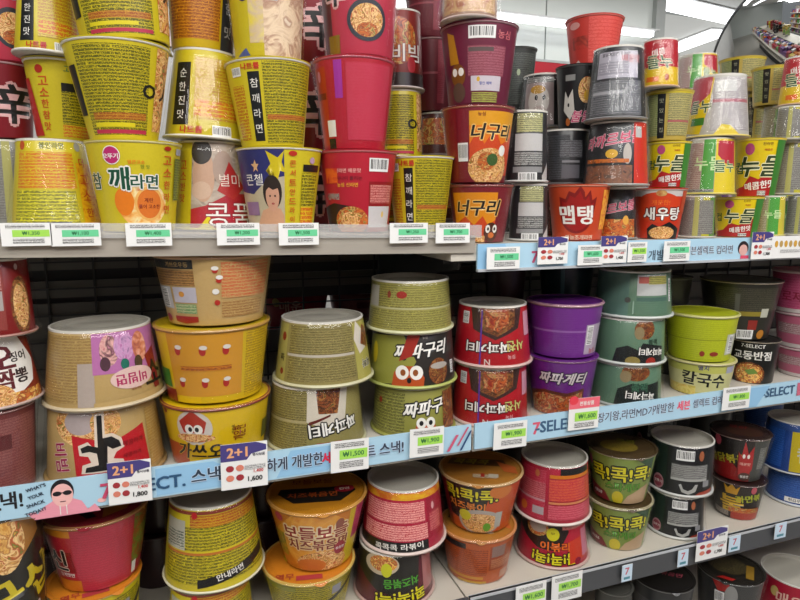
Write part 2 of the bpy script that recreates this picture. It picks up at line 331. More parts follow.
D['racoon_front'] = ('#7a1c2a', '#b87a60', None, [R(-.25,.98,.1,.92,'#e07814'), R(-.25,.98,.74,.92,'#dc9a1c'), P([(-.25,.5),(0,.66),(.2,.5),(.5,.7),(.7,.5),(.98,.62),(.98,.1),(-.25,.1)],'#c8441a'), T('너구리',.42,.66,.2,BK,out='#e8b868',fat=.06,ow=.1,shear=.2), T('농심',.1,.88,.05,'#7a1a10'),
    E(.4,.2,.72,.25,'food:noodle:90'), E(.3,.28,.3,.12,'food:red:90'), E(.75,.42,.14,.07,WH), E(.48,.3,.2,.08,'#3a5a2a'), B(-.45,.4,.34,.24), R(-.98,-.6,.0,1,'#7a141e')])
D['racoon_lower'] = ('#761a26', '#a85a50', None, [R(-.85,.55,.1,.86,'#dc8a14'), P([(-.85,.3),(-.5,.45),(-.2,.3),(.1,.46),(.3,.3),(.55,.4),(.55,.1),(-.85,.1)],'#c8441a'), T('너구리',-.12,.6,.26,BK,out='#e8b868',fat=.06,ow=.09,shear=.2), E(.42,.18,.28,.17,'#4a2010'), E(.3,.24,.09,.07,WH), E(.55,.24,.09,.07,WH), E(.31,.24,.04,.03,BK), E(.54,.24,.04,.03,BK), E(.43,.13,.12,.05,'#c86a28'), R(-.9,.2,.0,.12,'food:noodle:90')])
D['racoon_back'] = ('#682038', '#a8848a', None, [B(.08,.86,.72,.15), T('농심',.66,.84,.1,'#c86a70'), P([(-.82,.9),(-.66,.85),(-.55,.5),(-.8,.5)],'#b8801c'), R(-.3,.72,.34,.7,'txt:#7c3040:#9c5c68:4.6'), R(-.28,.4,.63,.68,'#5a4a48'), R(-.22,.66,.16,.34,'#c4bcc4'), T('할인 혜택',.22,.25,.04,'#3a4a98'), E(.0,.3,.05,.03,'#c8a030'), R(-.2,.6,.02,.14,'txt:#a8b04a:#5a2a30:4'),
    E(-.6,.36,.26,.14,'#7a4a18'), E(-.68,.4,.09,.05,WH), E(-.5,.4,.09,.05,WH), E(-.6,.15,.24,.12,'#5a4438')])
D['film_cream'] = ('#a88a78', '#c8b8b0', None, [R(-.9,.9,.1,.6,'mix:8a2028,c8a878,a05048:50'), R(-.9,.9,.6,1,'#8a4a50')])
D['black_label'] = ('#2a2b2d', '#c8c8c4', None, [R(-.5,.75,.7,.96,'txt:#c8c68a:#4a4a3a:4'), R(-.55,.75,.44,.68,'#bcbab8'), R(-.55,.75,.24,.42,PK), R(-.6,.75,.14,.22,'#8a8a8a'), B(.1,.07,.9,.14), P([(.75,.1),(.98,.3),(.98,.0),(.75,.0)],'#b8b4b0')])
D['black_can'] = ('#2c302e', '#585a58', None, [R(-.5,.9,.1,.9,'txt:#2c302e:#5a605c:5'), E(.1,.6,.1,.05,'#a8b898')])
D['black_dim'] = ('#1b1c1e', '#5a5a5a', None, [R(-.8,.2,.1,.9,'txt:#1b1c1e:#44464a:5'), R(-.2,.7,.5,.8,'txt:#2a2b2e:#6a6a6e:5'), R(-.1,.6,.12,.36,'#54545a'), R(-.1,.6,.4,.44,'#7a7a7e')])
D['cat_black'] = ('#1a1b1c', '#707070', None, [R(-.8,.5,.05,.9,'#9a8a88'), E(-.2,.5,.5,.28,'#c8c0b8'), E(-.25,.7,.36,.08,'#b88a30'), E(-.3,.55,.07,.05,BK), E(.05,.55,.07,.05,BK), R(-.8,.5,.83,.93,PK), E(-.15,.25,.35,.15,'#b8a8a0'), R(.5,.9,0,1,'#0c0c0d')])
D['chick_black'] = ('#17181a', '#5a5a5a', None, [P([(-.7,.3),(-.62,.6),(-.5,.48),(-.3,.62),(-.2,.3),(-.4,.15)],'#c8c4bc'), E(-.48,.38,.05,.03,BK), E(.3,.6,.36,.2,'food:noodle:70'), E(.35,.52,.16,.08,'#d8a828'), T('불닭',.1,.2,.17,'#c82a6a',out='#e8c8c8',shear=.3), R(-.6,-.2,.75,.84,'#8a8a88'), E(-.5,.12,.12,.06,'#a85a28')])
D['red_top'] = ('#c43c34', '#d87068', None, [R(-.8,.2,.35,.6,'mix:c43c34,8a3028,c84a38:30'), E(-.7,.82,.24,.07,'#d89a94'), R(-.2,.95,.0,.95,'txt:#c43c34:#d45850:7'), P([(-.9,.0),(-.4,0),(-.6,.14)],'#d8c8c0')])
D['flame_orange'] = ('#c04422', '#d88a70', None, [P([(-.6,.6),(-.62,.78),(-.42,.74),(-.3,.88),(-.12,.84),(.06,.97),(.2,.86),(.22,.76),(.38,.9),(.46,.72),(.6,.78),(.56,.5),(0,.4)],'#7c1210'), E(-.03,.47,.62,.34,'#7c1210'),
    P([(-.52,.6),(-.53,.7),(-.38,.67),(-.27,.8),(-.1,.76),(.06,.88),(.14,.78),(.2,.68),(.34,.8),(.42,.64),(.52,.68),(.5,.5),(0,.4)],'#981614'), E(-.03,.47,.54,.29,'#981614'),
    T('맵탱',-.02,.46,.32,WH,fat=.07,shear=-.1), T('마늘조개라면',.1,.06,.09,'#e8c8b0'), R(.8,.99,.2,.9,'mix:c8421c,e8a838,c8421c:50'), R(-1,1,0,.02,'#8a1a10')])
D['black_pink'] = ('#26282a', '#a8a8a4', None, [R(-.9,.5,.03,.32,'mix:3a3c38,8a5a40,202224:60'), T('라까르보불',-.2,.72,.2,'#c83a62',out='#e8c8cc',shear=.3,rot=8), E(-.15,.5,.2,.07,'#d8a82a'), R(.55,.98,.0,1,'#c83018'), R(.6,.8,.75,.92,'#b8b8b4'), E(.35,.5,.14,.16,'#b8b0a8'), R(-.9,.4,.36,.42,'mix:98301c,c87028,26282a:60')])
D['black_pink_low'] = ('#222426', '#8a8a88', None, [T('까르보불',.0,.62,.2,'#c83a62',out='#e0c0c4',shear=.3,rot=12), R(-.8,.9,.04,.4,'food:red:60'), E(.5,.38,.16,.09,'#d8a040')])
D['black_big'] = ('#26282c', '#8a8a8c', None, [R(-.72,.72,.56,.92,'#b4b0bc'), T('불닭볶음면 조리법',-.1,.88,.05,BK), T('매운맛',.5,.82,.1,'#a02838',out='#d8c8cc'), R(-.7,.4,.6,.78,'txt:#b4b0bc:#7a7880:5'), R(-.85,.82,.05,.52,'txt:#222428:#84868a:4.4'), R(-.8,.2,.34,.38,'#a8a8ac'), R(-.98,-.86,.05,.98,'#1c1d20')])
D['shrimp'] = ('#c8341a', '#c8a8a0', None, [R(-1,1,.84,1,'#c4bcb8'), E(.0,.62,1.0,.3,'#cc3c18'), T('개운한!',.1,.72,.1,OR), T('새우탕',.2,.5,.24,WH,out='#5a1410',fat=.07,ow=.11), P([(-.4,.0),(-.42,.2),(-.2,.3),(.1,.24),(.5,.34),(.9,.2),(.9,0)],BK), E(.25,.12,.6,.13,'food:noodle:120'), E(.1,.9,.2,.06,'mix:a85a28,c8a868:60'), R(.85,.99,.5,.95,'#b8401c')])
NG = '#3a7a2a'
D['curry_front'] = ('#dcc010', '#e8d468', None, [P([(-.95,.12),(-.6,.18),(-.3,.36),(.1,.3),(.9,.55),(.9,.0),(-.9,0)],'#a81c1c'), E(-.35,.82,.2,.1,'#b84a78'), T('진라면',.35,.9,.05,'#6a4a18'), T('매콤한',.4,.8,.04,'#b04a18'), T('누들',.05,.52,.34,'#2a3c1c',out='#e8e4b8',shear=.25,fat=.03), T('컵',-.78,.5,.2,'#2a5a1c'), T('매콤한맛',.2,.2,.13,WH,fat=.05,rot=8), R(.7,.99,.0,.98,NG), R(.1,.5,.02,.1,PW)])
D['curry_back'] = ('#b8a04a', '#d8c050', None, [R(-.9,-.4,.1,.92,'txt:#a8a874:#5a6a3a:4'), R(-.45,-.12,.05,.92,BK)]+vertical('맛있는컵', -.28,.12,.88,'#a8a890',.09,fat=.0)+[R(.02,.95,.1,.92,'txt:#b8ac6c:#6a6a48:4.4'), R(.02,.95,.36,.4,'#a85a58'), R(-1,1,.92,.96,'#c8b42a')])
D['curry_film'] = ('#b8b4a4', '#d8c868', None, [R(-.98,-.3,.1,.92,'txt:#c0b4a8:#8a5a60:4.2'), R(-.28,.2,.04,.98,'#4a9a3a'), T('누들',-.04,.55,.24,'#c8e0a8'), R(.22,.98,.0,1,'#dcc424'), P([(.3,.95),(.95,.95),(.95,.5),(.6,.55),(.3,.7)],'#b02434'), T('들누',.62,.5,.2,'#2a5a1c',out='#d8e0b8'), R(-.9,.2,.05,.1,PK)])
D['curry_film_big'] = ('#bcb8b0', '#dcc868', None, [P([(-.98,.1),(-.98,.95),(-.2,.95),(-.3,.5),(-.5,.05)],'#dcc010'), P([(-.98,.35),(-.98,.97),(-.25,.97),(-.3,.7),(-.65,.55)],'#b04450'), T('들누',-.6,.5,.2,'#2a4a1c',out='#d8d8b8'), R(-.2,.95,.1,.95,'txt:#c4c0bc:#7c7478:4.2'), R(-.15,.6,.72,.9,'#c8c8c4'), R(-.2,.95,.55,.6,'#a8606a'), P([(-.1,.02),(.15,.2),(.4,.18),(.7,.02)],'#d8c01c'), R(-.8,-.4,.2,.32,NG)])
D['curry_red_up'] = ('#dcb818', '#c8a890', None, [R(-1,1,.42,1,'#b01c28'), T('매콤',-.1,.72,.14,WH,rot=10), T('들누',.05,.52,.26,'#1c4a2c',out='#d8d8b0',shear=-.2), T('진라면',-.2,.92,.06,'#e0a8a0'), R(-.6,.0,.12,.22,OR), E(.4,.2,.12,.07,'#b04a28')])
D['curry_green'] = ('#8aa85a', '#c8c070', None, [R(-.1,.6,0,1,'#4a9a3a'), R(-.98,-.2,.0,1,'txt:#b8b0a0:#7a7a58:4'), R(.6,.98,0,1,'#c8b83a'), T('누들',.2,.55,.2,'#c8e0a8')])
D['curry_gray'] = ('#8a8a84', '#b8b4a8', None, [R(.3,.7,.0,1,'#b8b02a'), R(.7,.98,0,1,'#5a8a3a'), R(-.9,.9,.1,.9,'txt:#8f8d86:#5f5d58:4.4'), R(-.2,.1,0,1,'#a8a45a')])
# --- bowls on the middle shelf
D['maroon_print'] = ('#6a2c2c', '#b89090', None, [R(-.9,.95,.05,.9,'txt:#6c2e30:#8c5450:4.6'), R(-.2,.4,.55,.72,'#5a1c20')])
D['squid'] = ('#8a2a18', '#b8a098', None, [P([(-.4,.2),(-.35,.72),(.1,.98),(.72,.98),(.95,.6),(.85,.3),(.3,.12)],WH), T('오',.18,.72,.32,'#5a1018',fat=.06), T('징어',.62,.7,.14,'#2a1a18',fat=.04), T('짬',.2,.4,.28,'#5a1018',fat=.06), T('뽕',.62,.42,.2,'#2a1a18',fat=.04), R(-1,.95,.0,.2,'food:soup:70'), E(.0,.15,.4,.2,'food:noodle:110')])
D['red_box_bowl'] = ('#7c1414', '#a87a70', None, [E(.66,.4,.36,.38,'food:dark:80'), E(.66,.4,.28,.3,'food:noodle:120'), R(-.4,.2,.1,.98,'#8a3a34'), R(-.3,.15,.35,.6,'#a8a09c'), R(-.3,.15,.62,.9,'txt:#8a3a34:#c09890:5'), E(.6,.9,.06,.04,'#c8a8a0')])
D['flower_top'] = ('#b49760', '#c8b898', None, [R(-.98,-.2,.1,.95,'txt:#ac9058:#826436:4.6'), R(-.45,-.18,.05,.6,'#a89a90'), R(-.2,.98,.45,.97,'#b06aa0'), E(.1,.75,.17,.2,'mix:b05a68,d8a8a0,5a3038,c8889c:60'), E(.38,.78,.2,.19,'mix:a04a88,c898c0,5a4070:60'), E(.66,.74,.17,.2,'mix:8a3a48,c87a58,e0b0a0:60'), E(.02,.58,.09,.09,'#4a2c38'), E(.36,.55,.08,.07,'#1c6a58'), E(.6,.54,.09,.09,'#4a3a28'),
    P([(.72,.6),(.9,.7),(.9,.1),(.82,.1)],'#8a1c20'), T('소',.84,.36,.3,BK), E(.48,.36,.42,.14,'#d8b8b0'), T('비빔면',.46,.35,.14,'#a81c58',rot=180,fat=.06), T('매콤 새콤',.5,.21,.03,'#8a4a30'), P([(-.2,.0),(.98,0),(.98,.14),(-.2,.1)],'#b49760')])
D['flower_low'] = ('#b49760', '#a88a58', None, [E(-.32,.84,.62,.3,'food:noodle:90'), E(-.42,.86,.3,.16,'#a89a98'), E(.0,.84,.25,.18,'food:noodle:150'), P([(-.5,.15),(-.56,.7),(-.1,.62),(.12,.7),(.2,.6),(.66,.72),(.7,.2),(.3,.05)],'#b81824'), P([(-.19,0.516),(-.17,0.966),(.0,0.982),(-.01,0.690),(.12,0.690),(.26,0.611),(.3,0.484),(.16,0.437),(.1,0.358),(.26,0.326),(.3,0.200),(-.42,0.200),(-.4,0.311),(-.26,0.342),(-.3,0.421),(-.44,0.437),(-.46,0.563),(-.3,0.611)],'#d8c8b8'), P([(-.14,0.532),(-.13,0.935),(-.04,0.950),(-.05,0.642),(.1,0.650),(.22,0.579),(.25,0.500),(.1,0.484),(.02,0.532),(.0,0.311),(.22,0.287),(.24,0.224),(-.36,0.216),(-.34,0.279),(-.14,0.303),(-.16,0.453),(-.28,0.484),(-.4,0.469),(-.42,0.532),(-.3,0.571)],BK), T('비빔',-.74,.4,.2,'#98184a',out='#d8b8b0',rot=-80), T('매콤하게',.46,.52,.07,'#7a1018'), T('새콤하게',.42,.36,.06,'#7a1018'), E(-.25,.12,.16,.06,WH), E(-.25,.12,.1,.035,RD), R(.72,.99,.1,.9,'txt:#b49760:#a07a38:5')])
D['tan_info'] = ('#bf9f66', '#b8906a', None, [R(-.98,-.35,.82,.98,BK), T('가쓰오우동',-.62,.88,.07,'#c8a868'), R(-.98,-.35,.58,.8,'txt:#b8884a:#5a3c1c:4.4'), R(-.98,-.78,.24,.56,'#b8b8bc'), B(-.9,.4,.26,.28,vert=True), R(-.74,-.34,.34,.56,'#b8b4c0'), E(-.6,.46,.06,.04,'#c8882c'), R(-.74,-.36,.18,.32,'txt:#b8b890:#3a7a3a:5'), P([(-.78,.14),(-.35,.14),(-.35,.06),(-.6,.03),(-.78,.06)],'#98181c'), R(-.2,.3,.95,.98,'#a8281c'),
    R(.1,.85,.12,.36,'txt:#bf9f66:#8a5c28:4.6'), R(.1,.9,.4,.92,'txt:#bf9f66:#c0542c:5.4'), E(.0,.8,.05,.04,'#b0281c'), E(.06,.66,.05,.04,'#b0281c'), E(.0,.83,.06,.03,WH), E(.07,.7,.06,.03,WH), E(.0,.5,.06,.04,WH), E(.02,.34,.05,.04,'#b0281c'), E(-.9,.1,.1,.06,'#981c4a')])
D['yellow_steps'] = ('#cfb018', '#b88a4a', None, [R(-.98,-.3,.0,1,'#d8b410'), R(-.78,.5,.1,.95,'#c88c20'), R(.56,.98,.05,.95,'txt:#d8b410:#8a6a10:4.6')]+[E(x,y,.06,.06,'#a82018') for x in (-.62,-.2,.2) for y in (.28,.72)]+[E(x+.02,y+.05,.07,.03,'#d8d0c8') for x in (-.62,-.2,.2) for y in (.28,.72)]+[R(-.6,.3,.46,.52,'txt:#cc7c1c:#7a3410:5'), R(-.98,-.82,.2,.45,NG), R(-.98,-.76,.0,.18,'#8a2418')])
D['raccoon_bowl'] = ('#d8b410', '#8a3a30', None, [R(-.98,-.6,.0,.4,'#a8441c'), T('가쓰오',.28,.62,.05,BK,rot=90), E(-.44,.68,.36,.28,'#c8c0b8'), P([(-.62,.6),(-.68,.78),(-.44,.97),(-.2,.78),(-.26,.6)],'#a82c18'), E(-.52,.66,.09,.08,WH), E(-.36,.66,.09,.08,WH), E(-.5,.66,.04,.04,BK), E(-.38,.66,.04,.04,BK), E(-.44,.52,.4,.07,'food:noodle:100'), T('가쓰오',-.4,.3,.25,BK,out='#d8a828',fat=.06,shear=.2), T('개운한',.4,.55,.2,'#7a1810',rot=90,sx=.4), E(-.9,.9,.05,.04,'#8a2418'), R(.86,.98,.3,.6,'#5a5a20')])
D['olive_info'] = ('#928650', '#c8c4a0', None, [R(-.98,-.78,.05,.95,'#a8a058'), E(-.86,.75,.08,.07,'#8a281c'), E(-.85,.2,.06,.05,'#8a281c'), T('짜',-.86,.42,.12,BK), R(-.72,.66,.5,.95,PG), R(-.72,.66,.1,.46,PG), R(-.75,.66,.47,.51,'#b8b0a0'), R(.68,.99,.0,.95,'#a8a050'), P([(.76,.98),(.68,.7),(.78,.45),(.95,.55),(.9,.8)],'#d0c8bc'), P([(.9,.9),(.82,.6),(.96,.5),(.99,.8)],'food:dark:60'), T('짜파',.9,.28,.14,BK,out=WH,rot=180)])
D['olive_front_up'] = ('#8e844e', '#c0bc98', None, [R(-.98,-.2,.05,.98,PG), R(-.98,-.2,.48,.52,'#a89c70'), P([(-.18,.98),(-.2,.5),(.1,.42),(.6,.5),(.7,.98)],'#c8c0b0'), P([(.0,.98),(.05,.62),(.45,.6),(.55,.98)],'food:dark:50'), T('짜파게티',.38,.4,.2,WH,out=BK,rot=186,fat=.07,ow=.16), R(.0,.5,.0,.18,'#a02818'), P([(-.15,.5),(.3,.6),(.3,.57),(-.15,.45)],'#5a1c14')])
D['olive_film'] = ('#a09a54', '#d0d0a8', None, [R(-.98,.99,.5,.96,'txt:#a39c50:#64602c:4.4'), R(-.98,.99,.08,.46,'txt:#a39c50:#64602c:4.4'), R(-.98,.99,.47,.5,'#b8b488'), E(-.2,.75,.13,.07,'#98281c'), E(-.5,.75,.05,.07,'#8a3a28'), R(-.95,-.75,.5,.9,'#b8b4a8')])
D['owl_black'] = ('#2a2622', '#a8b060', None, [P([(-.98,.0),(-.98,.9),(-.2,.98),(.1,.5),(-.2,.1)],'#8a8a3a'), T('짜파구리',.2,.7,.26,WH,out=BK,fat=.07,ow=.15,rot=4,shear=.3), P([(-.1,.98),(.2,.98),(.0,.6),(-.3,.5)],'#98281c'), P([(-.45,.0),(-.4,.3),(-.2,.42),(.15,.42),(.28,.2),(.25,0)],'#b04a1c'), E(-.22,.3,.15,.13,WH), E(.1,.3,.15,.13,WH), E(-.2,.3,.06,.06,'#8a4a18'), E(.08,.3,.06,.06,'#8a4a18'), E(-.06,.16,.05,.05,BK), E(.6,.3,.26,.24,'food:dark:90'), E(.62,.4,.24,.06,'#a8a098'), B(.9,.32,.14,.24,vert=True), E(-.85,.6,.1,.2,'#c8b428'), T('농심',.3,.93,.05,'#a8a098')])
D['owl_olive'] = ('#8c8a40', '#98984c', None, [R(-.98,-.2,.1,.9,'txt:#96944a:#4c4a20:6'), E(-.8,.7,.06,.06,'#98281c'), T('짜파구리',.4,.62,.28,WH,out=BK,fat=.07,ow=.15,rot=6,shear=.3), P([(.0,.0),(.1,.36),(.5,.36),(.6,0)],'#b04a1c'), E(.2,.32,.12,.11,WH), E(.42,.32,.12,.11,WH), E(.2,.32,.05,.05,BK), E(.42,.32,.05,.05,BK), R(.72,.98,.1,.9,'food:dark:60')])
D['red_chajang'] = ('#a81420', '#d0b0a8', None, [P([(-.6,.98),(-.5,.62),(.1,.46),(.7,.64),(.8,.98)],'#3a2420'), P([(-.35,.97),(-.3,.62),(.15,.52),(.6,.68),(.62,.97)],'food:dark:60'), P([(-.2,.95),(-.15,.68),(.15,.6),(.45,.72),(.45,.95)],'food:bits:80'), T('짜파게티',-.1,.34,.17,WH,out='#3a0c10',rot=180,fat=.08,ow=.16,sx=1.1), T('사천',.62,.36,.17,'#c8c070',out='#3a0c10',rot=182,fat=.05), T('농심',.5,.18,.07,'#e0a0a0'), B(-.72,.8,.24,.2,vert=True), R(.84,.97,.5,.9,'#c890a0'), R(-.3,-.26,0,.95,'#5a3090'), T('N',-.1,.1,.09,'#d8c0b8')])
D['purple_back'] = ('#64207c', '#b08a90', None, [R(-1,1,.0,.99,'txt:#64207c:#6e2c86:5'), R(-1,1,.48,.52,'#8c5aa0'), R(.62,.99,.06,.62,'#b0a0b4'), B(.74,.42,.24,.36,vert=True), T('농심',.85,.12,.1,'#a82030')])
D['purple_front'] = ('#64207c', '#9a7088', None, [T('짜파게티',.0,.68,.2,'#c8c0c0',out='#241030',fat=.07,ow=.16,shear=.3), P([(-.95,.0),(-.95,.36),(-.5,.46),(.2,.42),(.7,.5),(.75,.0)],'#5a2c1c'), P([(-.9,.0),(-.9,.3),(-.5,.4),(.2,.36),(.66,.44),(.7,.0)],'food:bits:70')])
MT = '#5c7c64'
D['mint_back'] = (MT, '#c8ccc8', None, [R(-.98,-.1,.0,1,'#56766a'), R(.1,.85,.5,.94,'#b8bab8'), R(.14,.4,.76,.9,'#b05850'), R(.4,.85,.74,.92,'txt:#c0b860:#5a5a30:4'), R(.1,.85,.38,.46,'#44645a'), R(.0,.85,.1,.38,'txt:#5c7c64:#4c6a58:4'), B(.92,.6,.1,.5,vert=True), E(-.12,.4,.08,.06,'#4a4a44'), P([(-.98,.1),(-.98,.4),(-.8,.36),(-.82,.12)],'#8a5038')])
D['mint_front'] = (MT, '#c8ccc8', None, [E(.45,.8,.3,.22,'food:dark:70'), E(.3,.72,.14,.14,'#8a7a58'), P([(-.4,.0),(-.3,.36),(.0,.44),(.3,.34),(.4,.5),(.9,.4),(.9,0)],'#181c1c'), T('짜파게티',.66,.3,.16,WH,out=BK,rot=176,fat=.06,ow=.14), E(.15,.1,.2,.1,'#8a7a40'), E(.62,.08,.16,.1,'#98281c'), T('블랙',.66,.52,.12,'#1c3a2c')])
D['mint_low'] = (MT, '#a8aca8', None, [E(.3,.85,.42,.2,'food:dark:70'), E(.0,.75,.16,.14,'#8a7a58'), P([(-.3,.0),(-.2,.45),(.2,.6),(.5,.55),(.9,.6),(.9,0)],'#1c2420'), T('블랙',.4,.5,.2,'#1c3a2c',out='#4a7a5c'), T('짜파게티',.45,.3,.18,WH,out=BK,rot=176,fat=.06,ow=.14)])
D['lime_back'] = ('#b0b820', '#c8c488', None, [R(-.98,.7,.05,.98,'txt:#b0b820:#9aa418:5'), R(-1,1,.47,.49,'#8a9218'), R(.76,.98,.15,.6,'#b8bca8'), B(.88,.38,.22,.4,vert=True), E(.1,.18,.08,.06,'#8a3020'), E(.45,.18,.14,.05,'#8a3020')])
D['kalguksu'] = ('#c0c060', '#c0b888', None, [R(-1,1,.1,.7,'#ccc890'), T('멸치',.1,.86,.14,'#3a3a78'), T('칼국수',.15,.5,.4,BK,fat=.06,rot=-4), R(-.98,-.1,.0,.28,'mix:b8a030,d8c870,c89a30:50'), R(.75,.95,.7,.9,'#a8a8b8')])
D['black_bowl'] = ('#26251e', '#a89c88', None, [R(-.6,.9,.5,.9,'txt:#26251e:#4a4838:5'), R(-.3,.6,.42,.5,'#8a7c28'), R(.6,.78,.4,.55,'#b8b8a8'), R(.3,.55,.18,.35,'#8a2820'), B(.25,.1,.5,.16), E(.7,.1,.14,.08,'#b87828'), R(-.1,.02,.5,.8,'#5a5a52')])
D['ramen_black'] = ('#1c1c1a', '#a89c88', None, [T('7-SELECT',.0,.88,.08,WH,fat=.01), T('교동반점',.0,.66,.2,WH,fat=.03), E(-.1,.2,.7,.3,'food:dark:60'), E(-.1,.22,.6,.24,'food:soup:90'), P([(-.3,.3),(.1,.36),(.3,.25),(-.1,.2)],'#6a8a3a')])
D['pink_bowl'] = ('#b04a6a', '#c8b0b0', None, [R(-.98,.9,.1,.9,'txt:#b8547a:#a83a60:7'), R(-.98,.9,.0,.1,'#c8bcb8'), T('로제',-.4,.4,.26,'#8a1838')])
D['pink_info'] = ('#b8607a', '#c8b0b0', None, [R(-.9,.9,.4,.7,'txt:#c0a8a8:#8a5a60:5'), R(-.98,.9,.0,.12,'#c8bcb8')])
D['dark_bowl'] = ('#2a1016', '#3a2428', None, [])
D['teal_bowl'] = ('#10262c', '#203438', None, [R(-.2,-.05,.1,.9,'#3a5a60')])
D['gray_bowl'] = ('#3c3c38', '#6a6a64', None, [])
# --- big bowls on the lower shelf
D['gunsam'] = ('#14100c', '#5a4020', None, [P([(-1,.45),(-1,1),(.7,1),(.8,.8),(.3,.6)],'#a8702c'), E(.0,.78,.5,.25,'food:noodle:40'), T('군샵',.46,.36,.32,'#c8b420',out='#0c0a08',fat=.08,rot=18,shear=-.1,ow=.14), P([(-.2,.0),(.3,.12),(.8,.18),(.85,0)],'#c0b0ac'), E(.4,.05,.12,.03,RD)])
D['red_shin_big'] = (SH, '#b88a50', 'lid_shin', [R(-.98,-.5,.84,.97,'#c87c1c'), R(-.5,.66,.0,.98,'txt:#a01430:#b42840:5'), P([(-.98,.6),(-.55,.62),(-.52,.3),(-.98,.32)],'#8a1018'), T('신',-.82,.48,.3,BK,out='#d8c0b0',fat=.08), T('김치맛면',-.72,.26,.06,WH), R(-.9,-.45,.0,.18,'#c87018'), R(.68,.98,.2,.95,'mix:a8601c,5a7a2a,8a3a18,c8983c:30'), R(.7,.8,.05,.22,WH), R(-.1,.6,.0,.04,'#c03a48')])
D['yellow_upside_big'] = (YL, '#d8d4b8', None, [R(-.5,.98,.78,.92,'txt:#c8a020:#a03018:5'), R(-.94,.97,.5,.78,PYb), R(-.94,.97,.1,.46,'txt:#c4b422:#3c3a0c:5.4'), R(-.94,.98,.45,.48,'#b86a2a'), P([(-.35,.06),(.97,.22),(.97,.34),(-.35,.16)],BK), R(-1,1,.93,.97,'#8a3a28'), R(-.95,-.6,.5,.85,'#b8b8a8'), R(-.95,-.62,.52,.72,'txt:#c8c8b8:#1c3a28:5'), E(-.4,.92,.07,.04,RD), T('안내라면',.3,.19,.08,WH,rot=9)])
D['yellow_green_low'] = ('#c8b818', '#c8b060', 'lid_orange', [R(-.9,.9,.1,.9,PY), R(-.9,-.3,.8,.95,'#8a8a30'), R(.5,.7,.6,.8,'#8a8a98'), P([(.2,.3),(.95,.7),(.95,.8),(.2,.4)],BK)])
D['bodeul'] = ('#c8761c', '#d09a50', 'lid_bodeul', [R(.66,.98,.0,.98,'#c8b018'), R(.78,.98,.4,.95,'#a82a58'), E(-.78,.86,.12,.07,'#b83058'), P([(-.9,.6),(-.5,.95),(.3,.96),(.6,.8),(.55,.2),(-.6,.1)],'mix:c8761c,d89a38,c0601c:20'), E(.1,.12,.7,.22,'food:noodle:70'), E(-.2,.1,.4,.12,'#c8702a'), T('보들보들',-.05,.66,.22,'#8a1814',out='#e0c8a0',fat=.06,ow=.14), T('치즈볶음면',.0,.46,.18,'#7a1c10',out='#d8b888',fat=.06,ow=.14), E(.52,.35,.16,.11,'#981830'), T('볶음면',.52,.35,.05,WH), E(.46,.78,.1,.08,'#8a4a38'), R(-.95,-.75,.2,.6,'mix:c89018,5a6a20:40')])
D['red_info_upside'] = ('#a81838', '#d8c4bc', None, [R(-.9,.55,.5,.82,PRd), R(-.9,.6,.22,.46,PRd), R(-.98,.98,.86,.97,'mix:d8b020,c8501c:30'), R(-.98,.6,.04,.2,BK), T('콕콕콕 라볶이',-.1,.12,.1,WH,rot=4,sx=1.2), R(.6,.98,.2,.85,'#981430'), E(.75,.7,.05,.06,'#d8a0a0'), R(.66,.9,.3,.6,'txt:#981430:#c86a68:5')])
D['cokcok_front_red'] = ('#a81830', '#c0a098', None, [P([(-.98,1),(-.98,.7),(-.4,.4),(.2,.4),(.5,.8),(.45,1)],'#241814'), E(-.5,.85,.4,.2,'food:red:80'), E(-.48,.86,.3,.13,'#a8988c'), E(.02,.75,.2,.14,'#c8c020'), T('치즈',.02,.77,.05,'#3a1810'), T('이볶라',.12,.48,.19,OR,out='#3a1410',rot=0,fat=.06,sx=1.2), T('콕!콕!콕!',.1,.22,.24,'#d8d01c',out='#2a1810',rot=180,fat=.08,ow=.15), R(.3,.95,.86,.98,'txt:#a81830:#e0a090:4'), P([(.5,.6),(.96,.7),(.96,.2),(.5,.1)],'#c0341c'), E(.72,.14,.12,.08,'#8a1430'), R(.84,.98,.2,.8,'#b86a80')])
D['cokcok_green_up'] = ('#5a1424', '#c0a098', None, [P([(-.98,1),(-.98,.7),(-.4,.3),(.6,.2),(.7,1)],'#1a1814'), E(-.35,.82,.5,.2,'#b8a890'), E(-.3,.84,.4,.15,'food:soup:90'), E(-.2,.72,.15,.13,'#c0c020'), T('치즈볶음',.2,.48,.17,'#4a9a2a',rot=184,fat=.06), T('콕!콕!콕!',.2,.2,.24,'#d8d01c',out='#2a1810',rot=184,fat=.08,ow=.15), R(.75,.98,.2,.95,'#a86a6a')])
D['red_mid_low'] = ('#8c1428', '#c0a098', None, [E(.3,.86,.5,.2,'food:soup:80'), R(-.1,.2,.8,.98,'#b8b8a0'), E(-.05,.5,.16,.12,'#4a7a2a'), P([(-.1,.0),(-.1,.35),(.98,.5),(.98,0)],'#1a1814'), T('콕!콕!',.5,.2,.2,'#d8d01c',out='#2a1810',rot=186,fat=.08), R(-.9,-.3,.2,.8,'txt:#8c1428:#9c2438:4')])
D['cokcok_orange'] = ('#c04c18', '#c8a878', 'lid_cheese', [P([(-.8,.95),(-.98,.3),(-.3,.2),(.1,.4),(.3,.95)],'#20160f'), T('콕!콕!콕!',-.28,.76,.24,'#d8d01c',out='#20160f',fat=.08,ow=.14), T('치즈볶이',-.38,.53,.16,'#d8802a',out='#20160f',fat=.05,sx=1.1), E(.0,.22,.66,.26,'#a8a098'), E(.02,.2,.58,.2,'food:noodle:110'), E(-.42,.34,.18,.11,'#c8c020'), R(.44,.62,.1,.42,'#a8a8a0'), E(.22,.12,.12,.09,'#5a9a2a'), R(-.98,-.82,0,1,'#8a1c20'), E(.5,.85,.3,.14,'#c8702a')])
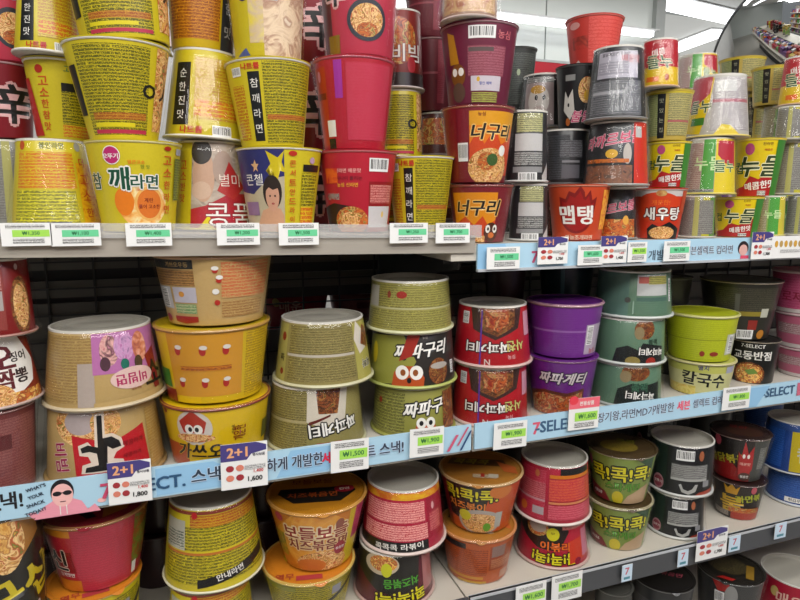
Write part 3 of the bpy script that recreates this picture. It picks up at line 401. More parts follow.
D['orange_print'] = ('#b8541c', '#c88858', 'lid_cheese', [R(-.9,.3,.2,.8,'txt:#b8541c:#7a2c10:5'), R(-.9,-.3,.78,.9,BK), R(-.98,.2,.1,.16,'#c88a28'), R(.35,.9,.3,.85,'#984018'), R(.4,.75,.6,.85,'#8a6a60'), R(.4,.9,.35,.55,'txt:#8a3818:#b87850:5'), R(.7,.9,.08,.25,'#b8846c'), R(-.6,.3,0,.06,'#c89820')])
D['red_panels'] = ('#a01430', '#d8ccc4', None, [R(-.95,-.2,.08,.92,'txt:#a01430:#b43a50:5'), R(-.86,-.2,.42,.7,'txt:#8c1028:#c06a70:4.6'), R(-.95,-.2,.38,.42,'#b8848c'), E(-.75,.22,.12,.08,'#c86a28'), R(-.52,-.22,.15,.28,'#a89ca0'), R(-.1,.97,.8,.86,'#c8701c'), R(.2,.95,.86,.97,BK), R(-.1,.97,.42,.78,'txt:#b01c38:#c85a38:6'), R(-.1,.97,.1,.34,'txt:#a81838:#c8606c:5'), R(-.1,.97,.36,.4,'#c87a50'), E(-.45,.85,.07,.06,'#b86a40')])
D['green_cok'] = ('#7c9040', '#b0a888', 'lid_brown', [T('콕!콕!콕!',.05,.62,.3,'#d8d01c',out='#1c2414',fat=.08,ow=.14,rot=4), T('스파게티',.1,.36,.17,'#5a9a2a',out='#1c2414',fat=.05), P([(-.98,.0),(-.98,.34),(-.5,.2),(-.3,.0)],'#7a1c24'), T('매콤달콤',-.75,.14,.06,WH), E(-.05,.12,.2,.14,'#c8b820'), P([(.1,.0),(.3,.18),(.7,.34),(.9,.4),(.9,0)],'#b89a78'), E(-.9,.75,.1,.1,'#b05a70'), P([(.4,.98),(.9,.98),(.9,.7)],'#2a4a30')])
D['black_back_big'] = ('#15171a', '#c0c0bc', None, [R(-.98,-.4,.1,.98,'#1c2c26'), B(.15,.82,.56,.2), E(.62,.82,.09,.1,'#a05a38'), R(-.25,.8,.36,.64,'txt:#2c2d30:#a0a09c:4.4'), R(-.25,.8,.32,.36,'#a8a8a4'), E(-.62,.2,.2,.15,'#a87a80'), E(-.62,.2,.16,.11,'#8a3848'), T('오뚜기',-.62,.2,.06,WH), P([(.0,.24),(.1,.1),(.3,.06),(.5,.12),(.56,.26),(.48,.26),(.4,.17),(.28,.13),(.14,.16),(.07,.26)],'#a8a8a4'), R(.7,.86,.2,.32,'#8a8a8c'), P([(.4,.0),(.6,.1),(.95,.14),(.9,0)],'#a0402c'), E(-.85,.55,.08,.12,'#4a6a58')])
D['fire_chicken'] = ('#1c1614', '#a08a80', 'lid_dark', [R(.5,.98,.0,1,'#3c3e3a'), P([(-.98,.0),(-.98,.4),(-.4,.5),(.0,.3),(.5,.6),(.5,.0)],'#8a1414'), T('불닭볶음',-.45,.48,.2,'#b0a420',out='#1c1614',rot=10,fat=.05), P([(.0,.2),(.0,.7),(.12,.6),(.2,.95),(.35,.65),(.5,.85),(.55,.3),(.3,.05)],'#a81a1c'), E(.2,.6,.05,.05,WH), E(.36,.6,.05,.05,WH), E(-.7,.85,.14,.12,'#b84a58'), T('매운맛',.28,.42,.07,'#e0b0a0'), E(.3,.12,.24,.1,'#4a2c24'), T('볶음면',.3,.12,.06,WH), R(.7,.9,.3,.8,'txt:#3c3e3a:#8a8a84:5')])
D['king_lid'] = ('#201612', '#b0a09a', 'lid_dark', [T('불',-.2,.42,.44,'#c8a01c',out='#0c0a08',fat=.05,sx=1.3), P([(-.5,.95),(-.42,.7),(.0,.7),(.1,.95),(-.05,.85),(-.2,.98),(-.35,.85)],'#c8941c'), T('라면볶',.48,.62,.2,'#a8b024',fat=.03,rot=10), E(.6,.86,.12,.1,'#b84a58'), R(-.2,.95,.0,.28,'#a02c1c'), R(-.9,-.3,.05,.2,'txt:#a09890:#5a4a40:4'), R(-.3,.9,.2,.34,'food:red:90')])
D['blue_bowl'] = ('#123a80', '#b8bcc0', None, [R(-.98,-.3,.1,.85,'txt:#123a80:#2c5aa8:6'), R(-.05,.3,.05,.95,'#b8a418'), T('컵',.4,.4,.3,'#b0b8c0'), R(-.9,.9,.85,1,'#2a4a88')])
D['blue_low'] = ('#123a80', '#b8bcc0', None, [R(-.98,.9,.1,.9,'txt:#123a80:#3a62a8:6'), R(-.3,.6,.1,.24,WH), T('튀김우동',.1,.17,.1,BK)])
D['black_lid_cup'] = ('#2a2b2c', '#7a7a78', 'lid_pinktext', [R(-.9,.9,.1,.8,'txt:#2a2b2c:#505050:5')])
D['black_lid_cup2'] = ('#2c2d2e', '#8a8c8a', 'lid_food', [P([(-.5,1),(.0,.98),(.1,.85),(-.3,.8)],'#a81c18'), B(-.25,.7,.3,.2), E(.1,.75,.2,.2,'#8a8a88')])
D['red_low_end'] = ('#98142c', '#c8c4bc', None, [E(-.5,.7,.12,.12,'#b8a060'), T('매운',-.1,.6,.3,'#d8b0a0')])
LID = {'lid_shin': ('#98182c', [P([(-.6,.2),(-.2,-.7),(.0,-.7),(-.3,.2)],'#1c1214'), P([(.2,.0),(.5,.3),(.9,.2),(.6,-.6),(.1,-.8)],'#b8701c'), T('辛',-.1,.1,.8,BK,out='#d8a878')]),
 'lid_orange': ('#c87a20', [T('열무',-.55,-.72,.22,'#98282c'), R(-.3,.3,-.9,-.72,'#a8383c'), E(0,.1,.6,.4,'#b8a018')]),
 'lid_bodeul': ('#b87a1c', [P([(-.85,-.1),(-.8,.12),(.8,.12),(.85,-.1),(.5,-.55),(-.5,-.55)],'#1c1815'), T('보들보들',-.1,.42,.22,'#8a2c18'), T('치즈볶음면',-.1,-.2,.22,'#b8541c'), E(.6,.0,.22,.16,'#a81c30'), T('컵면',.6,.0,.12,WH)]),
 'lid_cheese': ('#a8702c', [P([(-.9,.1),(-.8,.5),(.6,.5),(.7,.1)],'#5a3c1c'), T('콕콕콕',-.3,.3,.3,'#a8a028',shear=.3), R(-.2,.4,-.65,-.45,'txt:#7a4a20:#d8c8a8:5'), R(.0,.1,-.6,-.4,'#a82c20'), R(.2,.45,-.6,-.4,'#c8bca8'), P([(.4,.4),(.9,.1),(.95,-.3),(.6,-.2)],'#c0602c')]),
 'lid_brown': ('#4a3a22', [E(-.1,-.1,.6,.5,'mix:6a4a20,8a7a2a,4a2c18:12'), T('콕콕',.1,.4,.3,'#8a8a20')]),
 'lid_dark': ('#2c1a18', [E(.1,-.1,.7,.6,'mix:5a1c14,2c1a18,6a4a2a:12'), T('불닭',-.1,.35,.35,'#8a1c1c')]),
 'lid_pinktext': ('#141212', [T('불닭볶음면',.0,.1,.26,'#a84858',shear=.3,rot=6)]),
 'lid_food': ('#1a1714', [E(-.1,.1,.65,.6,'mix:3a3a1c,1c1814,5a5030,2c2018:16'), R(.5,.75,-.5,.4,'#8a6a20'), P([(-.4,-.9),(.1,-.92),(.2,-.75),(-.2,-.72)],'#a81c18')]),
}
# ------------------------------------------------------------------ cups
CARD = plain('card_white', '#dcd9d0', .6); BASE = plain('base_card', '#b4b0a4', .8, noise=.06)
def mkcup(design, inv, rb, rt, h, film, nm):
    """origin at the middle of the underside, printed front towards -Y. inv: stands on its lid. rb/rt: bottom and top radius as it stands"""
    base, rimc, lid, ops = D[design]; body = mat(base); root = empty(nm)
    mb = MB(); n = 120; bottom_lift = .0022 if inv else 0
    if inv: prof = [(rb-.002, .0015), (rb-.0015, .004), (rt, h-.001), (rt-.0006, h), (rt-.0022, h-.0012)]
    else: prof = [(rb-.0035, .004), (rb-.0026, .0002), (rb-.0004, .0002), (rb, .0016), (rt, h-.003)]
    mb.lathe(prof, body, n, uvR=(rb+rt)/2)
    W = Wall(mb, rb-.0015 if inv else rb, rt, h, z0=.004 if inv else .0016, z1=.001 if inv else .003); W.ops(ops)
    mb.build('body', root)
    # rolled rim (the wide end)
    m = MB(); rr = .0027 if rb+rt > 1.15*h else .0017; rimm = mat(rimc); zc, R0 = (.0022, rb) if inv else (h-.0022, rt)
    m.lathe([(R0+rr*math.cos(a), zc+rr*math.sin(a)) for a in [2*math.pi*i/8 for i in range(9)]], rimm, n); m.build('rim', root)
    m = MB()
    if inv:   # recessed paper base, seen from above, and the lid it stands on
        m.lathe([(rt-.0006, h+.0003), (rt-.0026, h+.0003), (rt-.004, h-.006), (rt-.007, h-.0072), (0.0001, h-.0072)], BASE, n)
        m.lathe([(rt+.0004, h-.0022), (rt+.0004, h+.0006), (rt-.0024, h+.0006), (rt-.003, h-.002)], CARD, n)
        m.build('base', root, smooth=False)
        m = MB(); m.lathe([(0.0001, .0006), (rb+.001, .0004), (rb+.001, .0012)], mat('#b8b4ac'), 48); m.build('lid', root)
    else:
        lc, lops = LID[lid] if lid else (base, [])
        m.lathe([(rt+.0018, h-.0016), (rt+.0022, h-.0002), (rt-.002, h+.0001), (rt-.004, h-.0012), (0.0001, h-.0008)], mat(lc), n)
        if lops:
            W = Wall(m, 1, 1, 1, flat=lambda x, y, o: (x*(rt-.005), y*(rt-.005), h-.0008+o)); 
            W.h = 1; W.ops(lops)
        # pull tab
        a = random.uniform(-.6, .6) if lid else random.uniform(1.5, 4.5)
        tv = []; 
        for i in range(9):
            t = a-.16+.32*i/8; e = .004*math.sin(math.pi*i/8)
            tv += [((rt+.0015)*math.sin(t), -(rt+.0015)*math.cos(t), h-.0003), ((rt+.002+e)*math.sin(t), -(rt+.002+e)*math.cos(t), h-.0006-e*.8)]
        m.add(tv, [(2*i, 2*i+2, 2*i+3, 2*i+1) for i in range(8)], mat(lc)); m.build('lid', root, smooth=False)
    if film:
        rnd = random.Random(design+nm); ph = [rnd.uniform(0, 6.28) for _ in range(6)]; am = .0008*film
        def jit(t, j): return am*(math.sin(9*t+ph[0]+j*.3)+.7*math.sin(17*t+ph[1]-j*.4)+.4*math.sin(31*t+ph[2]+j*.7))
        m = MB(); pr = []
        if inv: pr = [(rb-.006, -.0002), (rb+.0036, .0004), (rb+.0046, .004)]+[(rb+(rt-rb)*k/8+.0022+.003*film*(1-k/8)**4, max(.006, h*k/8)) for k in range(1, 9)]+[(rt-.002, h+.0016), (rt-.014, h+.0012), (rt-.02, h+.001)]
        else: pr = [(rb-.01, .0), (rb+.0018, .0004)]+[(rb+(rt-rb)*k/8+.0022+.003*film*(k/8)**4, h*k/8) for k in range(1, 8)]+[(rt+.0045, h-.004), (rt+.0042, h+.0006), (rt-.006, h+.0012), (rt-.012, h+.0009)]
        m.lathe(pr, film_mat(), 120, jit=jit); m.build('shrink_film', root)
    return root
SHELF = {}     # name: function X -> height of the top surface
CUPS = []
def stack(shelf, front, cups):
    """cups bottom to top: (u|i, centre px, bottom width px, top width px, px row of the top edge, design, film, tilt, label, opts)"""
    z = None; prev = None
    for (k, cx, wb, wt, yt, des, film, tilt, label, *o) in cups:
        o = o[0] if o else {}
        Rm = .05
        for _ in range(4):
            Yc = SY+front+o.get('dy', 0)+Rm
            zmid = z if z is not None else SHELF[shelf](at(cx, 300, Yc).x)
            # pixel row of the cup's middle, to put the axis where it is seen
            P0 = at(cx, yt+20, Yc); D0 = math.hypot(P0.x, P0.y); dep = P0.x*math.sin(YAW)+P0.y*math.cos(YAW)
            cf = dep/D0; sc = dep*cf/1200
            rb, rt = wb*sc, wt*sc; Rm = max(rb, rt)
        X = P0.x; D = math.hypot(X, Yc)
        if z is None: z = SHELF[shelf](X)+(.0018 if shelf == 'AL' else .0008)
        ztop = z_front(cx, yt, D-rt)
        h = max(.03, ztop-z)
        nm = 'noodle_bowl' if max(rb, rt)*1.25 > h else 'noodle_cup'
        c = mkcup(des, k == 'i', rb, rt, h, film, nm)
        th = math.atan2(-X, Yc)+math.radians(o.get('turn', 0))
        va = Vector((X, Yc, 0)).normalized()
        c.matrix_world = Matrix.Translation((X, Yc, z)) @ Matrix.Rotation(math.radians(tilt), 4, va) @ Matrix.Rotation(th, 4, 'Z')
        tag(c, label, 'cup noodles', o.get('group')); CUPS.append(c)
        z = z+h+.0012+(.0012 if film else 0)
# ------------------------------------------------------------------ the room
def at_z(px, py, z):
    d = ray(px, py); return Vector((0,0,CZ))+d*((z-CZ)/d.z)
def boxo(name, x0, x1, y0, y1, z0, z1, m, kind=None, parent=None):
    mb = MB(); mb.box(x0, x1, y0, y1, z0, z1, m); o = mb.build(name, parent, smooth=False)
    if kind: o['kind'] = kind
    return o
CEIL = plain('ceiling_paint', '#c9cbca', .7, noise=.03, scale=2)
FLOOR = plain('floor_tile', '#b4b0a8', .3, noise=.05, scale=3)
WALLM = plain('wall_panel', '#d3d9d5', .25, noise=.02, scale=1)
LAMP = plain('lamp_tube', '#fbfcff', .4, emit=3.2, noise=0)
METAL = plain('shelf_metal', '#c4beb2', .42, noise=.05, scale=9)
METD = plain('dark_metal', '#3a3b3e', .5, noise=.08, scale=14)
RAIL_D = plain('rail_grey', '#4a4c50', .3, noise=.12, scale=6)
boxo('floor', -4, 8, -2.2, 7.2, -.05, 0, FLOOR, 'structure')
boxo('ceiling', -4, 8, -2.2, 7.2, 2.5, 2.55, CEIL, 'structure')
boxo('wall_far', -4, 8, 7.1, 7.2, 0, 2.5, WALLM, 'structure')
boxo('wall_left', -4.1, -4, -2.2, 7.2, 0, 2.5, WALLM, 'structure')
# white fascia panels above the far coolers
YW = 2.7; xe = at(652, 20, YW).x; xs = at(546, 20, YW).x; zb = at(545, 60, YW).z; zr = at(545, 77, YW).z
boxo('wall_back', -2.2, xs-.004, YW, YW+.06, zb, 2.5, WALLM, 'structure')
boxo('wall_back', xs+.004, xe, YW, YW+.06, zb, 2.5, WALLM, 'structure')
boxo('trim_1', xs-.004, xs+.004, YW+.01, YW+.05, zb, 2.5, plain('seam_grey', '#8a9090', .5), 'structure')
boxo('trim_2', xe, xe+.06, YW-.03, YW+.06, zb-.3, 2.5, plain('post_grey', '#b0b4b2', .5), 'structure')
xr = at(523, 70, YW).x
boxo('wall_front', -2.2, xe, YW+.02, YW+.08, 0, zr, plain('cooler_white', '#d0cfcc', .4), 'structure')
boxo('trim_3', xr, xe, YW-.01, YW+.05, zr, zb-.012, plain('fascia_red', '#b8162a', .35), 'structure')
boxo('trim_4', -2.2, xr, YW, YW+.05, zr, zb, plain('fascia_pale', '#d8c4c4', .35), 'structure')
boxo('trim_5', -2.2, xe, YW-.012, YW+.055, zb-.012, zb, plain('post_grey', '#b0b4b2', .5), 'structure')
def lamp(p, q, wd, label):
    d = (q-p); L_ = d.length; mid = (p+q)/2; r = empty('ceiling_lamp', mid); r.rotation_euler = (0, 0, math.atan2(d.y, d.x))
    mb = MB(); mb.box(-L_/2, L_/2, -wd/2, wd/2, -.03, -.006, LAMP); mb.build('tube', r, smooth=False)
    mb = MB(); mb.box(-L_/2-.02, L_/2+.02, -wd/2-.02, wd/2+.02, -.005, .0, CEIL); mb.build('housing', r, smooth=False)
    tag(r, label, 'ceiling lamp')
    return r
def ext(p, q, k0, k1): d = q-p; return p+d*k0, p+d*k1
a, b = at_z(657, -2, 2.498), at_z(735, 16, 2.498); lamp(*ext(a, b, 0, 2.2), .14, 'long white ceiling strip lamp running towards the round mirror')
a, b = at_z(676, 46, 2.498), at_z(716, 31, 2.498); lamp(*ext(a, b, -.3, 1.1), .14, 'broad white ceiling lamp running crosswise behind the round mirror')
a, b = at(496, 12, YW-.1), at(652, 31, YW-.1); a.z = b.z = (a.z+b.z)/2
r = lamp(Vector((-1.2, YW-.1, a.z)), Vector((b.x, YW-.1, b.z)), .03, 'slim lit tube fixed along the white panels above the coolers')
# ceiling seams
for i, (x, y, ang) in enumerate([(2.2, 3.2, 0), (2.2, 4.4, 0), (2.2, 5.6, 0)]):
    boxo('trim_%d' % (6+i), -3.9, 7.9, y, y+.03, 2.494, 2.5, plain('seam_grey', '#8a9090', .5), 'structure')

lamp(Vector((-1.4, -.25, 2.498)), Vector((2.1, -.25, 2.498)), .1, 'long ceiling lamp over the aisle, seen only in the round mirror')
lamp(Vector((-1.4, 1.35, 2.498)), Vector((3.4, 1.35, 2.498)), .1, 'long ceiling lamp over the rear aisle, seen only in the round mirror')
# round convex mirror
mc = at(818, 55, 2.1); dist = (mc-Vector((0,0,CZ))).dot(Vector((math.sin(YAW)*math.cos(PITCH), math.cos(YAW)*math.cos(PITCH), -math.sin(PITCH)))); ra = 104/600*dist*.93
root = empty('convex_mirror', mc); tag(root, 'large round convex mirror with thin dark rim hanging above the cup noodle shelves', 'mirror')
RACK = plain('rack_grey', '#6a6864', .55, noise=.08, scale=14)
MIR = bpy.data.materials.new('mirror_glass'); MIR.use_nodes = True; bb = MIR.node_tree.nodes['Principled BSDF']; bb.inputs['Metallic'].default_value = 1; bb.inputs['Roughness'].default_value = .03; bb.inputs['Base Color'].default_value = (.84,.86,.87,1)
RC = ra*1.45; mb = MB(); ph = math.asin(ra/RC)
mb.lathe([(max(1e-4, RC*math.sin(ph*k/20)), RC*math.cos(ph*k/20)-RC*math.cos(ph)) for k in range(21)], MIR, 96); mb.build('mirror_dome', root)
mb = MB(); mb.lathe([(ra-.002, -.012), (ra+.004, -.012), (ra+.005, .0), (ra+.002, .005), (ra-.003, .003)], plain('rim_dark', '#3c3e40', .4), 96)
mb.lathe([(1e-4, -.012), (ra, -.012)], plain('back_grey', '#77797a', .6), 96); mb.build('mirror_rim', root)
toc = (Vector((.9, -.9, -.3))-mc).normalized(); root.rotation_mode = 'QUATERNION'; root.rotation_quaternion = toc.to_track_quat('Z', 'Y')
bk = empty('mirror_bracket', (mc.x, mc.y+.2, 2.5)); tag(bk, 'grey rod hanging the round mirror from the ceiling', 'bracket')
mb = MB(); mb.box(-.008, .008, -.008, .008, mc.z-2.5, 0, METD); mb.build('rod', bk, smooth=False)
mb = MB(); mb.box(-.008, .008, -.17, .0, mc.z-2.5, mc.z-2.485, METD); mb.build('arm', bk, smooth=False)

# opposite gondola (seen in the mirror only)
mb = MB(); rnd = random.Random(3)
gc = [plain('pack_%d' % i, c, .4, noise=.1) for i, c in enumerate(['#c8b060','#a03038','#d8d0c8','#405a90','#c87838','#b89aa8','#6a4a78','#d8d8d8','#8a2a3a','#5a8a4a'])]
gon = empty('display_gondola', (1.2, -1.35, 0)); tag(gon, 'white gondola of snacks across the aisle, seen only in the mirror', 'shelf')
m2 = MB(); m2.box(-2.6, 3.6, -.3, -.26, 0, 2.0, METAL)
for z in (.15, .5, .85, 1.2, 1.55): m2.box(-2.6, 3.6, -.26, .2, z-.03, z, METAL)
m2.build('frame', gon, smooth=False)
for z in (.15, .5, .85, 1.2, 1.55):
    x = -1.35
    while x < 4.6:
        ww = rnd.uniform(.08, .16); hh = rnd.uniform(.14, .26); mb.box(x, x+ww-.01, -1.6+rnd.uniform(.05, .1), -1.2+rnd.uniform(-.03, .02), z+.001, z+hh, rnd.choice(gc)); x += ww
o = mb.build('snack_packets', None, smooth=False); tag(o, 'mixed bright snack packets filling the gondola across the aisle', 'snacks', kind='stuff')

sg = boxo('hanging_sign', .6, 2.6, -1.3, -1.25, 2.05, 2.3, plain('sign_purple', '#6a3cc8', .4, emit=.6)); tag(sg, 'purple sign hanging over the snack gondola, seen only in the mirror', 'sign')
# ------------------------------------------------------------------ shelves
def lerp(x0, z0, x1, z1): return lambda X: z0+(z1-z0)*(X-x0)/(x1-x0)
SHELF['AL'] = lerp(-.05, 1.2655, .36, 1.2585)
SHELF['AR'] = lambda X: 1.2425
SHELF['B'] = lambda X: .951
SHELF['C'] = lambda X: .680
SHELF['D'] = lambda X: .395
SHELF['R'] = lambda X: .93
XL, XM, XR = -.75, .392, 1.75; XJ = .352
STRIPB = plain('strip_blue', '#aacde0', .32, noise=.03, scale=3); STRIPB2 = plain('strip_blue_deep', '#8fbcdc', .32, noise=.03, scale=3); SILV = plain('strip_silver', '#b8bcc0', .35)
def shelf(name, x0, x1, zf, label, dep=.42, t=.022, lip=None, surf=METAL):
    r = empty(name, (0, 0, 0)); tag(r, label, 'shelf')
    mb = MB(); za, zc = zf(x0), zf(x1); y0 = SY+.004; y1 = SY+dep
    vs = [(x, y, z) for x, zz in ((x0, za), (x1, zc)) for y in (y0, y1) for z in (zz-t, zz)]
    mb.add(vs, [(0,1,3,2),(4,6,7,5),(0,4,5,1),(2,3,7,6),(0,2,6,4),(1,5,7,3)], surf)
    for k in range(5 if name == 'store_shelf' and x0 > XL-1 and zf is not SHELF['AL'] else 0):   # lengthwise stiffening ribs underneath
        yy = y0+.05+k*.085; mb.box(x0+.01, x1-.01, yy, yy+.012, min(za, zc)-t-.008, min(za, zc)-t+.001, METD)
    mb.build('deck', r, smooth=False); return r
def rail(r, x0, x1, zt0, zt1, zb0, zb1, m, name='label_strip', y=SY, t=.004, ops=None):
    mb = MB(); vs = [(x, yy, z) for x, a, b in ((x0, zb0, zt0), (x1, zb1, zt1)) for yy in (y, y+t) for z in (a, b)]
    mb.add(vs, [(0,1,3,2),(4,6,7,5),(0,4,5,1),(2,3,7,6),(0,2,6,4),(1,5,7,3)], m)
    if ops:
        W = Wall(mb, 1, 1, 1, flat=lambda x, z, o: (x, y-o, z)); W.ops(ops)
    return mb.build(name, r, smooth=False)
def X_(px, py): return at(px, py).x
def Z_(px, py): return at(px, py).z
s = shelf('store_shelf', XL, XJ, SHELF['AL'], 'grey upper shelf with clear price rail under yellow cups', surf=METAL, t=.016)
zl = SHELF['AL']
rail(s, XL, .40, zl(XL)+.012, zl(.4)+.014, zl(XL)-.004, zl(.4)-.004, clear_mat(), 'clear_rail', y=SY-.004, t=.002)
rail(s, XL, XM, zl(XL)-.001, zl(XM)-.001, zl(XL)-.026, zl(XM)-.026, plain('front_silver', '#b9b2a6', .3, metal=.3), 'front_edge', y=SY)
s = shelf('store_shelf', XJ+.004, XR, SHELF['AR'], 'upper shelf with blue printed strip beneath orange and black cups')
DK = '#4a5a6a'; NV = '#3c4c60'
ops = [('P', [(.396+.0,1.207),(.396,1.2445),(.44,1.2445),(.46,1.207)], STRIPB2)]
zc = 1.2255
def ST(txt, px, py, h, m, **k): return ('T', txt, X_(px, py), Z_(px, py), h, m, k)
ops += [ST('7', 535, 257, .017, '#b8486a', fat=.06), ST('가 개발한', 655, 255, .016, DK, fat=.02), ST('세븐셀렉트 컵라면', 709, 250, .014, DK, out='#d8e4f0', fat=.02, sx=.9),
  ('E', X_(743, 248), Z_(743, 248), .012, .012, '#2a2024'), ('E', X_(743, 250), Z_(743, 250), .0095, .0095, '#d8a8a0'), ('R', X_(740,258), X_(748,258), 1.2085, 1.214, '#d8506a')]
rail(s, .396, XR, 1.2445, 1.2445, 1.208, 1.208, STRIPB, ops=ops)
rail(s, .396, XR, 1.2083, 1.2083, 1.2045, 1.2045, SILV, 'front_edge', y=SY-.003, t=.007)

def bc(px): return (487+523)/2-.1475*px if px < 472 else 437.5-.152*(px-475)
s = shelf('store_shelf', XL, XM, SHELF['B'], 'middle shelf with light blue printed strip under tan and olive bowls')
SK = '#f0b8b4'
def man(px, py):
    x, z = X_(px, py), Z_(px, py)
    return [('P', [(x-.032,z-.022),(x-.022,z-.008),(x-.008,z+.0),(x+.008,z+.0),(x+.02,z-.006),(x+.026,z-.018),(x+.034,z-.012),(x+.04,z-.022)], '#e898a8'),
     ('P', [(x-.033,z-.02),(x-.038,z-.013),(x-.03,z-.012),(x-.026,z-.018)], '#e898a8'), ('E', x+.042, z-.009, .005, .003, SK), ('E', x, z+.009, .0125, .0155, '#1c1a20'), ('E', x, z+.0045, .0115, .0145, SK), ('R', x-.0095, x+.0095, z+.009, z+.0135, SK),
     ('E', x-.0055, z+.007, .0048, .003, '#1c1a20'), ('E', x+.0055, z+.007, .0048, .003, '#1c1a20'), ('R', x-.002, x+.002, z+.007, z+.0082, '#1c1a20'), ('R', x-.003, x+.003, z-.004, z-.003, '#4a2028'),
     ('R', x-.004, x-.003, z-.02, z-.008, WH), ('R', x+.003, x+.004, z-.02, z-.008, WH)]
ops = [('P', [(-.05,.936),(-.05,.972),(.02,.972),(.08,.936)], STRIPB2), ('P', [(.1,.936),(.12,.972),(.2,.972),(.17,.936)], STRIPB2),
  ST('낵!', 12, 500, .021, '#1c1c20', fat=.03, sx=.9), ST('스', -12, 503, .021, '#1c1c20', fat=.03)]+man(63, 498)
ops += [ST(t_, 36, 487+8*i, .0042, '#1c2a40', rot=14, fat=.03) for i, t_ in enumerate(("WHAT'S", 'YOUR', 'SNACK', 'TODAY?'))]
ops += [ST('7', 107, 490, .019, '#c8486a', fat=.08), ST('-SELECT.', 148, 484, .0165, '#2c5478', fat=.045), ST('스낵', 206, 474, .019, '#2c3a4c', fat=.03, out='#c8dcf0'), ST('하게 개발한', 295, 461, .018, '#2c3a4c', fat=.03, out='#c8dcf0', sx=.8),
  ST('세', 327, 457, .017, '#d8284a', fat=.04), ST('트 스낵!', 384, 448, .018, '#2c3a4c', fat=.03, out='#c8dcf0', sx=.9),
  ('P', [(X_(446,440),.938),(X_(449,440),.938),(X_(458,440),.962),(X_(455,440),.962)], '#c85a78'), ('P', [(X_(456,440),.945),(X_(458,440),.945),(X_(468,440),.972),(X_(466,440),.972)], '#c85a78'), ('P', [(X_(459,440),.937),(X_(461,440),.937),(X_(471,440),.966),(X_(469,440),.966)], '#2a4a78')]
rail(s, XL, XM-.001, .974, .974, .934, .934, STRIPB, ops=ops, y=SY-.001)
s = shelf('store_shelf', XM+.004, XR, SHELF['B'], 'middle shelf with light blue printed strip beneath purple and green bowls')
ops = [ST('7', 536, 428, .019, '#d85a70', fat=.06), ST('-SELECT', 560, 424, .018, '#3c5c7c', fat=.05), ST('장기왕,라면MD가', 626, 414, .017, '#4a5a6c', out='#d0e0f0', fat=.02, sx=.9), ST('개발한', 663, 408, .017, '#4a5a6c', out='#d0e0f0', fat=.02, sx=.9),
  ST('세븐', 683, 405, .016, '#d8486a', out='#f0c8d0', fat=.05, sx=.9), ST('셀렉트 컵라면', 710, 401, .015, '#4a5a6c', out='#d0e0f0', fat=.02, sx=.85), ST('7', 761, 395, .017, '#d85a70', fat=.06), ST('-SELECT', 778, 391, .016, '#3c5c7c', fat=.05), ('R', X_(796,390), X_(804,390), .945, .97, '#c86a80'),
  ('P', [(.9,.936),(.93,.972),(1.0,.972),(.97,.936)], STRIPB2), ('E', X_(737,398), .968, .02, .0035, '#1c2430')]
rail(s, .397, XR, .974, .974, .934, .934, STRIPB, ops=ops, y=SY-.001)
s = shelf('store_shelf', XL, XM, SHELF['C'], 'cream lower shelf holding yellow and pink big bowls', surf=plain('deck_cream', '#c2bbae', .4, noise=.04))
rail(s, XL, XM, .687, .687, .645, .645, RAIL_D)
s = shelf('store_shelf', XM+.003, XR, SHELF['C'], 'cream lower shelf with dark grey price rail under green and black bowls', surf=plain('deck_cream', '#c2bbae', .4, noise=.04))
rail(s, XM+.003, XR, .687, .687, .645, .645, RAIL_D)
rail(s, XM+.003, XR, .687, .687, .683, .683, SILV, 'front_edge', y=SY-.002, t=.008)
s = shelf('store_shelf', XL, XR, SHELF['D'], 'bottom shelf under the dark lidded bowls', dep=.42)
# gondola back: dark panel with wire grid, uprights
YB = SY+.43
root = empty('wire_back_panel', (0, YB, 0)); tag(root, 'dark wire grid backing the middle shelves behind the bowls', 'wire grid')
mb = MB()
for k in range(34):
    x = XL+.06+k*.076; mb.box(x-.0016, x+.0016, -.0016, .0016, .70, 1.235, METD)
for z in [.72+.048*k for k in range(11)]: mb.box(XL, XR, -.0048, -.0016, z-.0015, z+.0015, METD)
mb.build('wire_mesh', root, smooth=False)
mb = MB()
for z0, z1 in ((1.135, 1.165), (1.185, 1.30)): mb.box(XL, XR, .004, .01, z0, z1, RACK)
mb.box(XL, XR, .004, .01, .955, 1.05, RACK); mb.box(XL, .06, .004, .01, 1.05, 1.125, RACK); mb.box(.40, XR, .004, .01, 1.05, 1.125, RACK)
mb.box(XL, XR, .034, .04, 1.11, 1.31, METD)  # added dark sheet behind the slits, stands in for darkness beyond
mb.build('bars_and_dark_sheet', root, smooth=False)
boxo('back_panel', XL, XR, YB+.02, YB+.03, .05, .93, METD, None); tag(bpy.data.objects['back_panel'], 'dark metal panel closing the back of the lower shelves', 'panel')
for x in (XL-.01, XM+.002, XR+.03):
    o = boxo('shelf_upright', x-.015, x+.015, YB-.018, YB-.006, .0, 1.24, METD); tag(o, 'dark slotted metal upright carrying the shelves', 'upright', 'shelf uprights')
# curved bracket under the joint of the upper shelves
mb = MB(); prof = [(SY+.03, 1.205), (SY+.03, 1.222), (YB-.02, 1.222), (YB-.02, 1.10), (SY+.2, 1.17), (SY+.1, 1.195)]
vs = [(x, y, z) for x in (XM-.012, XM-.009) for y, z in prof]; n = len(prof)
mb.add(vs, [tuple(range(n)), tuple(range(2*n-1, n-1, -1))]+[(i, (i+1) % n, n+(i+1) % n, n+i) for i in range(n)], METD)
o = mb.build('shelf_bracket', None, smooth=False); tag(o, 'dark tapered bracket under the joint of the two upper shelves', 'bracket')
# rear side of the gondola: shelf with a few bowls seen through the grid
s = shelf('rear_shelf', XL, XR, lambda X: .93, 'shelf on the far side of the wire grid', dep=.3); s.location.y = .46

